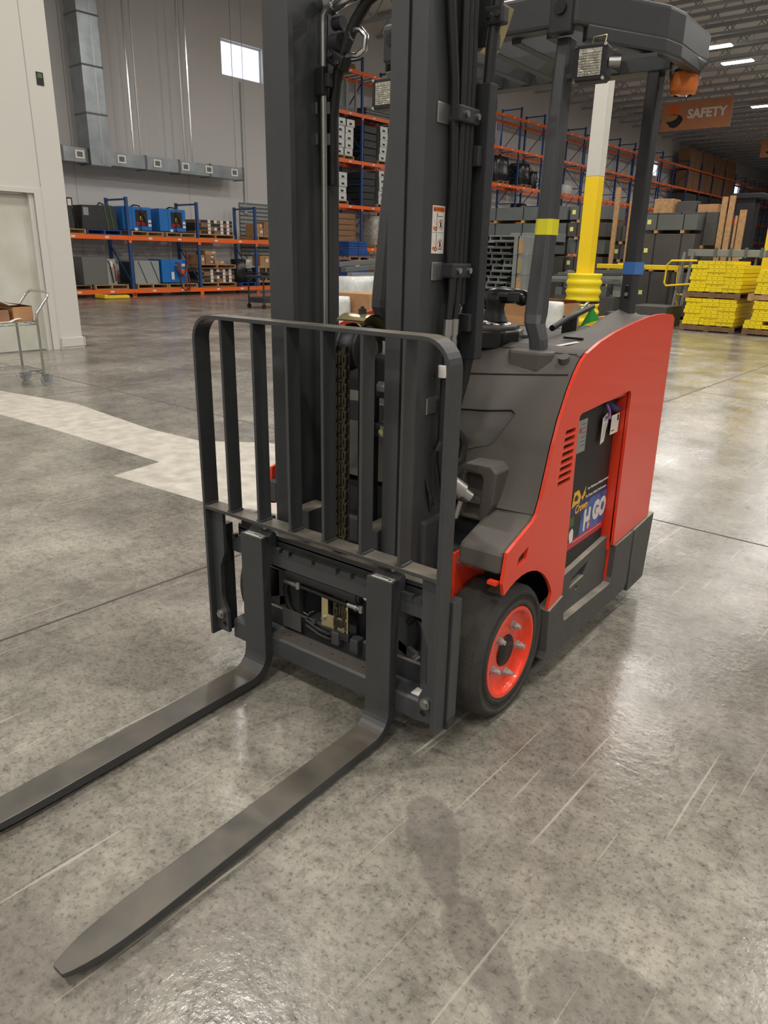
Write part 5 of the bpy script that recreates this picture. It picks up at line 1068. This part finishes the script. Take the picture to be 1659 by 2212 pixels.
for k, (p, w_, h_) in enumerate(((-6.7, 0.1, 2.95), (-6.32, 0.1, 2.7))):
    tag(G().box(0, w_, 0, 0.06, 0, h_).build('timber_plank', 'wood', None, 0, bw(p, 16.75, 0), -BY), 'upright timber plank leaning by the dark bundles', 'timber plank', 'upright planks')
for k, (p, w_, h_, m_, lab) in enumerate(((-5.82, 0.5, 0.32, 'wood', 'open wooden box of orange parts on top of the dark steel'), (-5.30, 0.3, 0.26, 'bundle_dark', 'small dark case on top of the dark steel'), (-4.78, 0.4, 0.18, 'carton', 'flat brown carton on top of the dark steel'))):
    boxobj('top_box', lab, 'box', p, 17.8, 2.40, 0.46, w_, h_, m_)
# loose rack components, stacked profiles
rnd = random.Random(11)
for r in range(13):
    x = -9.75
    while x < -8.75:
        L = min(rnd.uniform(0.35, 0.75), -8.52 - x)
        t = bthing('steel_channel', 'short grey steel channel in the stacked pile before the bundles', 'steel channel', x, 15.4 + rnd.uniform(-0.05, 0.05), r * 0.141, 'steel channel pile')
        mm = rnd.choice(('bundle_grey', 'bundle_light', 'bundle_dark'))
        G().box(0, L - 0.03, 0, 0.82, 0.0, 0.03).build('flange', mm, t); G().box(0, L - 0.03, 0, 0.82, 0.11, 0.14).build('flange', mm, t); G().box(0.0, 0.04, 0.02, 0.82, 0.03, 0.11).build('web', mm, t); G().box((L - 0.03) * 0.5, (L - 0.03) * 0.5 + 0.03, 0.02, 0.82, 0.03, 0.11).build('web', mm, t)
        x += L
for r in range(4):
    t = bthing('plate_stack', 'pale grey block of base plates, %s of the column of blocks' % words[r], 'steel plates', -8.48, 15.2, 0.452 * r)
    G().box(0, 0.40, 0, 0.5, 0, 0.45).build('plates', 'bundle_light', t, 0.01); G().box(0.13, 0.27, -0.02, 0.0, 0.05, 0.40).build('timber_face', 'wood' if r % 2 else 'zinc_gold', t); G().box(0.13, 0.15, -0.025, -0.001, 0, 0.45).build('strap', 'black', t)
for k in range(2): bundle('open grey profile bundle, %s of two behind the plate blocks' % ('lower', 'upper')[k], -9.3, -8.0, 16.36, 1.35 + 0.29 * k, 0.58, 0.28, 'bundle_light' if k else 'bundle_grey', 2)
tag(G().box(0, 1.3, 0, 0.58, 0, 1.35).build('steel_rack_base', 'bundle_dark', None, 0.01, bw(-9.3, 16.36, 0), -BY), 'dark steel base block under the open profile bundles', 'steel block')
# column with guard
def column(label, p, q, white_z, w=0.25):
    t = bthing('yellow_column', label, 'column', p, q, 0)
    G().box(-w / 2, w / 2, -w / 2, w / 2, 0, white_z).build('lower_shaft', 'yellow_paint', t, 0.012); G().box(-w / 2, w / 2, -w / 2, w / 2, white_z, 8.86).build('upper_shaft', 'wall_white', t, 0.012)
    prof = []
    for a, b in ((0.05, 0.52), (0.57, 1.06)):
        n = 12; pr = [(a, 0.0)]
        for k in range(n + 1):
            z = a + (b - a) * k / n; pr.append((z, 0.315 + 0.022 * math.cos(2 * math.pi * k * 3 / n) * (1 if 0 < k < n else 0.2)))
        pr.append((b, 0.0)); G().lathe(pr, (0, 0, 0), (0, 0, 1), 32).build('column_guard', 'yellow_steel', t)
    G().cyl((0, 0, 0.50), (0, 0, 0.59), 0.30, 28).build('guard_strap', 'black', t); G().box(-0.22, 0.22, -0.22, 0.22, 0, 0.03).build('base_plate', 'machine_grey', t)
    return t
column('yellow and white roof column with ribbed yellow guard behind the forklift', -5.07, 12.15, 2.72); column('yellow and white roof column standing behind the yellow steel stacks', -3.15, 17.2, 4.2)
# yellow steel stacks on pallets
def ystack(p0, q, z, cols, rows, lab, group, skip=(), cw=0.325, rh=0.072, d=1.2):
    for r in range(rows):
        for c in range(cols):
            if (c, r) in skip: continue
            o = bthing('yellow_bar', 'yellow steel bar, %s layer, %s column from the rolling platform, %s' % (ORD[r], ORD[c], group), 'steel bar', p0 + c * cw + 0.012 * ((r * 7 + c * 3) % 3), q + 0.01 * ((r + c) % 3), z + r * rh, group)
            if 'yb' not in _pal:
                _pal['yb'] = [G().prism([(0, 0), (cw - 0.006, 0), (cw - 0.006, rh - 0.004), (0, rh - 0.004)], FY, 0, d, [arc(x, rh * 0.47, 0.009, 0, 360, 8)[:-1] for x in (0.10, 0.20)]).build('bar', 'yellow_steel', o)]
            else:
                for src in _pal['yb']: inst(src, o)
pallet(-3.33, 14.75, 0, 'dark wooden pallet under the lower yellow stack', 'wood_dark', 1.2, 1.05)
ystack(-3.82, 14.15, PH, 3, 7, 'flat yellow steel bar in the lower yellow stack', 'lower yellow stack')
pallet(-3.33, 14.75, 0.63, 'wooden pallet between the two yellow stacks', 'wood_dark', 1.2, 1.05)
ystack(-3.80, 14.15, 0.761, 3, 7, 'flat yellow steel bar in the upper yellow stack', 'upper yellow stack'); ystack(-3.68, 14.15, 0.761 + 7 * 0.072, 2, 1, 'flat yellow steel bar on top of the upper yellow stack', 'top yellow bars')
pallet(-2.14, 14.75, 0, 'dark wooden pallet under the right-hand yellow stack', 'wood_dark', 1.2, 1.05, 'pallets right of the yellow stack')
ystack(-2.66, 14.15, PH, 4, 2, 'flat yellow steel bar low in the stepped yellow stack', 'stepped yellow stack', ((1, 1),)); ystack(-2.54, 14.15, PH + 0.144, 3, 5, 'flat yellow steel bar in the stepped yellow stack', 'stepped yellow stack upper')
pallet(-2.14, 14.75, 0.63, 'wooden pallet on the stepped yellow stack', 'wood', 1.2, 1.05); ystack(-2.56, 14.15, 0.761, 3, 6, 'flat yellow steel bar above the stepped stack', 'topmost right yellow stack')
# yellow order ladder with grey deck behind the stacks
t = bthing('rolling_ladder', 'yellow tubular rolling platform with grey deck beside the steel', 'rolling platform', -4.75, 15.45, 0)
G().tube([(0.62, 0, 1.33), (0.08, 0, 1.32), (0.0, 0, 1.24), (-0.02, 0, 0.86), (0.03, 0, 0.80), (0.62, 0, 0.86)], 0.022, 10).build('rail_tube', 'yellow_paint', t)
G().tube([(0.62, 0.3, 1.24), (0.26, 0.3, 1.20), (0.14, 0.3, 1.06), (0.16, 0.3, 0.62), (0.22, 0.3, 0.40), (0.24, 0.3, 0.12)], 0.022, 10).build('rail_tube', 'yellow_paint', t)
G().tube([(0.16, 0.3, 0.62), (0.8, 0.3, 0.60)], 0.022, 10).build('rail_tube', 'yellow_paint', t); G().box(0.4, 0.75, 0.1, 0.5, 0.62, 0.68).build('step', 'yellow_paint', t, 0.01)
for x in (0.18, 0.36): G().bar((x, 0.1, 0.05), (x + 0.12, 0.1, 1.5), 0.05, 0.05).build('upright', 'bundle_light', t)
G().box(0.35, 1.9, 0.15, 0.85, 1.42, 1.56).build('deck', 'bundle_light', t, 0.01)
for x in (0.9, 1.2, 1.5, 1.8): G().box(x, x + 0.05, 0.12, 0.2, 1.40, 1.60).build('deck_rib', 'bundle_grey', t)
for x in (0.24, 1.7): G().cyl((x, 0.28, 0.06), (x, 0.32, 0.06), 0.06, 14).build('caster', 'paper', t); G().bar((x, 0.3, 0.1), (x, 0.3, 1.42), 0.04, 0.04).build('leg', 'bundle_light', t)
boxobj('steel_trolley', 'dark flat steel trolley loaded low beside the yellow stack', 'trolley', -4.6, 14.7, 0.0, 0.8, 0.9, 0.42, 'bundle_dark')
for k in range(4): tag(G().bar((-0.9, 0, 0), (0.9, 0.15 * k, 0.05 * k), 0.12, 0.07).build('loose_profile', ('bundle_grey', 'bundle_light', 'bundle_dark', 'bundle_grey')[k], None, 0.004, bw(-6.0, 14.2 + 0.16 * k, 0.86 + 0.04 * k), -BY + 0.1), 'loose %s profile lying across the brackets of the low crate' % ('grey', 'pale', 'dark', 'foremost-raised grey')[k], 'steel profile', 'loose profiles')
boxobj('parts_crate', 'low dark crate full of grey parts beside the column', 'crate', -6.0, 14.6, 0.0, 1.4, 1.0, 0.56, 'bundle_dark')
for k in range(6): boxobj('grey_bracket', 'grey steel bracket heaped in the low dark crate', 'steel bracket', -6.6 + 0.25 * k, 14.2 + 0.1 * (k % 3), 0.56, 0.16, 0.2, 0.16 + 0.05 * (k % 3), 'bundle_light' if k % 2 else 'bundle_grey', 'brackets in the crate', 0.01, 0.1 * (k % 2))
t = bthing('yellow_bench', 'long yellow steel beam on a dark trestle behind the column', 'steel beam', -6.2, 15.7, 0)
G().box(-0.3, 1.6, 0, 0.3, 1.12, 1.22).build('beam', 'yellow_paint', t, 0.01); G().box(0.2, 0.6, 0.02, 0.28, 1.22, 1.25).build('plate', 'yellow_paint', t)
for x in (0.0, 1.3): G().box(x, x + 0.1, 0.05, 0.25, 0, 1.12).build('trestle_leg', 'bundle_dark', t)
t = bthing('black_dock_post', 'tall black machine mast far down the aisle', 'machine', -12.0, 46.5, 0)
G().box(-0.5, 0.5, -0.5, 0.5, 0, 4.7).build('tower', 'machine_black', t, 0.02); G().box(-0.8, 0.9, -0.6, 0.6, 4.7, 5.0).build('cap', 'machine_black', t, 0.05); G().cyl((0.2, -0.55, 1.6), (0.2, -0.5, 1.6), 0.12, 12).build('gauge', 'label_white', t)

# items between the mast rails
carton('large brown carton with white plastic cover beyond the mast', -7.6, 8.78, PH, 0.75, 0.62, 0.54, 'carton', None, 0.0)
pallet(-7.6, 8.95, 0, 'wooden pallet under the plastic-covered carton', w=0.95)
wrapped('white plastic bag bunched against the large brown carton', -7.75, 8.22, 0, 0.36, 0.4, 0.62, 'wrap_white', 71)
for k in range(2): wrapped('white shrink-wrapped stack, %s of two beyond the carton' % ('first', 'second')[k], -10.0, 11.05 + 0.72 * k, PH, 0.68, 0.8, 0.72, 'wrap_white', 73 + k)
pallet(-10.0, 11.4, 0, 'wide wooden pallet under the white shrink-wrapped stacks', w=1.5)
for k in range(3): tag(G().bar((0, -0.9, 0.0), (0, 0.9, 0.10 if k else 0), 0.18, 0.11).build('steel_profile', ('bundle_light', 'bundle_grey', 'machine_grey')[k], None, 0.006, bw(-11.9 - 0.22 * k, 13.9, 0.815 + 0.12 * k), -BY), ('pale', 'mid grey', 'sloping dark grey')[k] + ' steel profile laid above the wrapped stacks', 'steel profile')
boxobj('steel_stillage', 'dark steel stillage under the profiles beyond the mast', 'stillage', -12.05, 14.1, 0, 0.8, 1.6, 0.75, 'bundle_dark')
t = bthing('red_machine', 'red upright machine panel with white lettering beyond the mast', 'machine', -12.75, 12.75, 0)
G().box(-0.3, 0.3, -0.45, 0.45, 0.35, 1.27).build('panel', 'crimson', t, 0.03); G().box(-0.3, 0.3, -0.45, 0.40, 0.0, 0.35).build('base', 'machine_black', t)
text('POWER', 0.14, 'label_white', t, (0.302, 0.36, 0.48), (0, 0, 1), (0, -1, 0), 0.001, name='lettering')

# ================================================================== CARTS
def wire_cart(name, label, p, q, extra=0.0, W=0.46, L=0.92, handle='far'):
    """chrome wire cart; its handle end is at local y=0 and the shelves run to y=-L"""
    t = bthing(name, label, 'cart', p, q, 0, None, extra)
    for sx in (-W / 2, W / 2):
        for y in (0.0, -L):
            G().cyl((sx, y, 0.11), (sx, y, 0.655), 0.0125, 10).build('post', 'steel', t)
            c = G().cyl((sx - 0.014, y + 0.02, 0.058), (sx + 0.014, y + 0.02, 0.058), 0.058, 20).build('caster', 'grey_caster', t)
            G().box(sx - 0.022, sx - 0.018, y - 0.015, y + 0.03, 0.05, 0.115).build('fork_plate', 'steel', c); G().box(sx + 0.018, sx + 0.022, y - 0.015, y + 0.03, 0.05, 0.115).build('fork_plate', 'steel', c); G().box(sx - 0.022, sx + 0.022, y - 0.02, y + 0.04, 0.11, 0.118).build('caster_top', 'steel', c)
    for z in (0.155, 0.63):
        fr = G().tube([(-W / 2, 0, z), (W / 2, 0, z), (W / 2, -L, z), (-W / 2, -L, z), (-W / 2, 0, z)], 0.0045, 6).build('shelf_frame', 'chrome', t)
        G().tube([(-W / 2, 0, z - 0.028), (W / 2, 0, z - 0.028), (W / 2, -L, z - 0.028), (-W / 2, -L, z - 0.028), (-W / 2, 0, z - 0.028)], 0.0035, 6).build('lower_ring', 'chrome', fr)
        ww = G()
        for k in range(46): y = -L * (k + 0.5) / 46; ww.box(-W / 2, W / 2, y - 0.0016, y + 0.0016, z - 0.002, z + 0.0015)
        for k in range(9):
            y = -L * k / 9
            for sx in (-W / 2, W / 2): ww.bar((sx, y, z), (sx, y - L / 18, z - 0.028), 0.003, 0.003).bar((sx, y - L / 18, z - 0.028), (sx, y - L / 9, z), 0.003, 0.003)
        for k in range(5):
            x = -W / 2 + W * k / 5
            ww.bar((x, 0, z), (x + W / 10, 0, z - 0.028), 0.003, 0.003).bar((x + W / 10, 0, z - 0.028), (x + W / 5, 0, z), 0.003, 0.003)
        tag(ww.build('shelf_wires', 'chrome', fr), kind='stuff')
    G().tube([(-W / 2, 0, 0.64), (-W / 2, 0.004, 0.70), (-W / 2, 0.13, 0.86), (-W / 2 + 0.03, 0.155, 0.895), (-W / 2 + 0.06, 0.16, 0.905), (W / 2 - 0.06, 0.16, 0.905), (W / 2 - 0.03, 0.155, 0.895), (W / 2, 0.13, 0.86), (W / 2, 0.004, 0.70), (W / 2, 0, 0.64)], 0.0125, 10).build('handle', 'chrome', t)
    return t
wire_cart('wire_cart', 'chrome wire shelf cart standing by the white door', -6.22, 2.11)
def open_carton(label, p, q, z, d, w, h, extra=0.0, m='carton'):
    t = bthing('open_carton', label, 'carton', p, q, z, None, extra)
    for (x0, x1, y0, y1) in ((-d / 2, d / 2, -w / 2, -w / 2 + 0.005), (-d / 2, d / 2, w / 2 - 0.005, w / 2), (-d / 2, -d / 2 + 0.005, -w / 2, w / 2), (d / 2 - 0.005, d / 2, -w / 2, w / 2)): G().box(x0, x1, y0, y1, 0, h).build('side', m, t)
    G().box(-d / 2, d / 2, -w / 2, w / 2, 0, 0.005).build('bottom', m, t)
    G().add([(-d / 2, -w / 2, h), (d / 2, -w / 2, h), (d / 2 + 0.01, -w / 2 - 0.11, h + 0.05), (-d / 2, -w / 2 - 0.10, h + 0.06), (-d / 2, -w / 2, h + 0.004), (d / 2, -w / 2, h + 0.004), (d / 2 + 0.01, -w / 2 - 0.11, h + 0.054), (-d / 2, -w / 2 - 0.10, h + 0.064)], [(0, 1, 2, 3), (4, 5, 6, 7), (0, 1, 5, 4), (2, 3, 7, 6)]).build('flap', m, t)
    G().add([(-d / 2, w / 2, h), (d / 2, w / 2, h), (d / 2, w / 2 - 0.16, h + 0.03), (-d / 2, w / 2 - 0.14, h + 0.03), (-d / 2, w / 2, h + 0.004), (d / 2, w / 2, h + 0.004), (d / 2, w / 2 - 0.16, h + 0.034), (-d / 2, w / 2 - 0.14, h + 0.034)], [(0, 1, 2, 3), (4, 5, 6, 7), (0, 1, 5, 4), (2, 3, 7, 6)]).build('flap', m, t)
    return t
o_ = open_carton('open brown carton with folded flaps on the wire cart', -6.15, 1.99, 0.636, 0.24, 0.20, 0.135, 0.1)
G().box(0.02, 0.09, 0.1005, 0.102, 0.06, 0.12).build('shipping_label', 'label_white', o_)
open_carton('long torn brown carton on the wire cart beside the open one', -6.15, 1.72, 0.636, 0.26, 0.30, 0.115, -0.05, 'carton_dark'); open_carton('small brown carton at the back corner of the wire cart', -6.36, 2.02, 0.636, 0.14, 0.18, 0.10, 0.0)
pp = []
for i in range(7): pp.append([(x, -0.12 + 0.035 * i, 0.004 + (0.03 * math.sin((i - 3) / 3 * 1.57) if i > 3 else 0)) for x in (-0.04, 0.025)])
tag(G().grid(pp).build('curled_paper', 'paper', None, 0, bw(-5.975, 1.86, 0.636), -BY), 'curled sheet of white paper on the wire cart edge', 'paper')
# carts with parts behind the forklift
wire_cart('parts_cart', 'chrome cart with bent handle and manuals behind the forklift', -2.05, 5.6, -1.2)
t = bthing('manual_box', 'yellowish folder tilted on the cart behind the forklift', 'folder', -2.10, 5.58, 0.66, None, -0.9)
G().add([(-0.16, 0, 0), (0.16, 0, 0), (0.16, 0.16, 0.22), (-0.16, 0.16, 0.22), (-0.16, 0.02, 0), (0.16, 0.02, 0), (0.16, 0.18, 0.22), (-0.16, 0.18, 0.22)], [(0, 1, 2, 3), (4, 5, 6, 7), (0, 1, 5, 4), (1, 2, 6, 5), (2, 3, 7, 6), (3, 0, 4, 7)]).build('cover', 'zinc_gold', t)
wrapped('crumpled white bag on the cart behind the forklift', -2.32, 5.75, 0.638, 0.20, 0.22, 0.26, 'wrap_white', 81)
open_carton('long brown carton on the floor cart past the front leg', -2.75, 6.3, 0.60, 0.75, 0.4, 0.26, 0.0)
boxobj('flat_trolley', 'flat dark trolley carrying cartons behind the forklift', 'trolley', -2.9, 6.4, 0.0, 1.5, 0.7, 0.60, 'machine_black')
carton('timber-coloured carton stacked under parts behind the rear post', -1.9, 6.5, 0.60, 0.35, 0.4, 0.14, 'wood'); carton('wide timber-coloured carton below the other behind the rear post', -1.9, 6.5, 0.45, 0.4, 0.45, 0.15, 'wood')
boxobj('wooden_bench', 'low wooden bench carrying the timber-coloured cartons', 'bench', -1.9, 6.5, 0.0, 0.5, 0.5, 0.45, 'wood_dark')
tag(G().lathe([(0, 0.0), (0, 0.07), (0.05, 0.085), (0.06, 0.0)], (0, 0, 0), (0, 0, 1), 20).build('parts_bowl', 'machine_black', None, 0, bw(-1.95, 6.42, 0.74), -BY), 'small dark round part on the timber-coloured carton', 'part')
wire_cart('hand_cart', 'chrome cart whose straight handle shows above the steering tiller', -4.0, 7.2, -1.57)
wrapped('white plastic sack beside the steering console on a floor cart', -3.05, 4.6, 0.0, 0.6, 0.5, 0.86, 'wrap_white', 83)

# ================================================================== BANNERS
def banner(name, label, body, p, q, z, w, h, size):
    t = bthing(name, label, 'banner', p, q, z)
    G().box(0, w, 0, 0.04, 0, h).build('cloth', 'banner', t); G().box(-0.05, w + 0.05, 0.0, 0.05, h, h + 0.06).build('hanging_rod', 'joist', t)
    text(body, size, 'label_white', t, (w * 0.38, -0.01, h * 0.40), (1, 0, 0), (0, 0, 1), 0.005, bold=0.02, name='lettering')
    G().prism(blob(w * 0.17, h * 0.74, w * 0.08, h * 0.20, 0, 3), lambda u, v, a: (u, a, v), -0.012, 0.0).build('picture_patch', 'rack_orange', t); G().prism(blob(w * 0.20, h * 0.36, w * 0.14, h * 0.24, 0.2, 4), lambda u, v, a: (u, a, v), -0.012, 0.0).build('picture_patch', 'machine_black', t)
    G().prism(blob(w * 0.14, h * 0.45, w * 0.10, h * 0.12, 0.2, 6), lambda u, v, a: (u, a, v), -0.016, -0.01).build('picture_patch', 'wood', t)
    for x in (0.1, w - 0.1): G().cyl((x, 0.02, h + 0.05), (x, 0.02, 9.2 - z), 0.012, 6).build('hanging_wire', 'steel', t)
    return t
banner('safety_banner', 'brown SAFETY banner hung from the roof joists', 'SAFETY', -15.4, 40.73, 7.70, 3.5, 1.32, 0.58)
banner('far_banner', 'brown banner with yellow figure hung farther down the aisle', 'RESPECT', -14.6, 56.48, 8.0, 4.0, 1.1, 0.46)
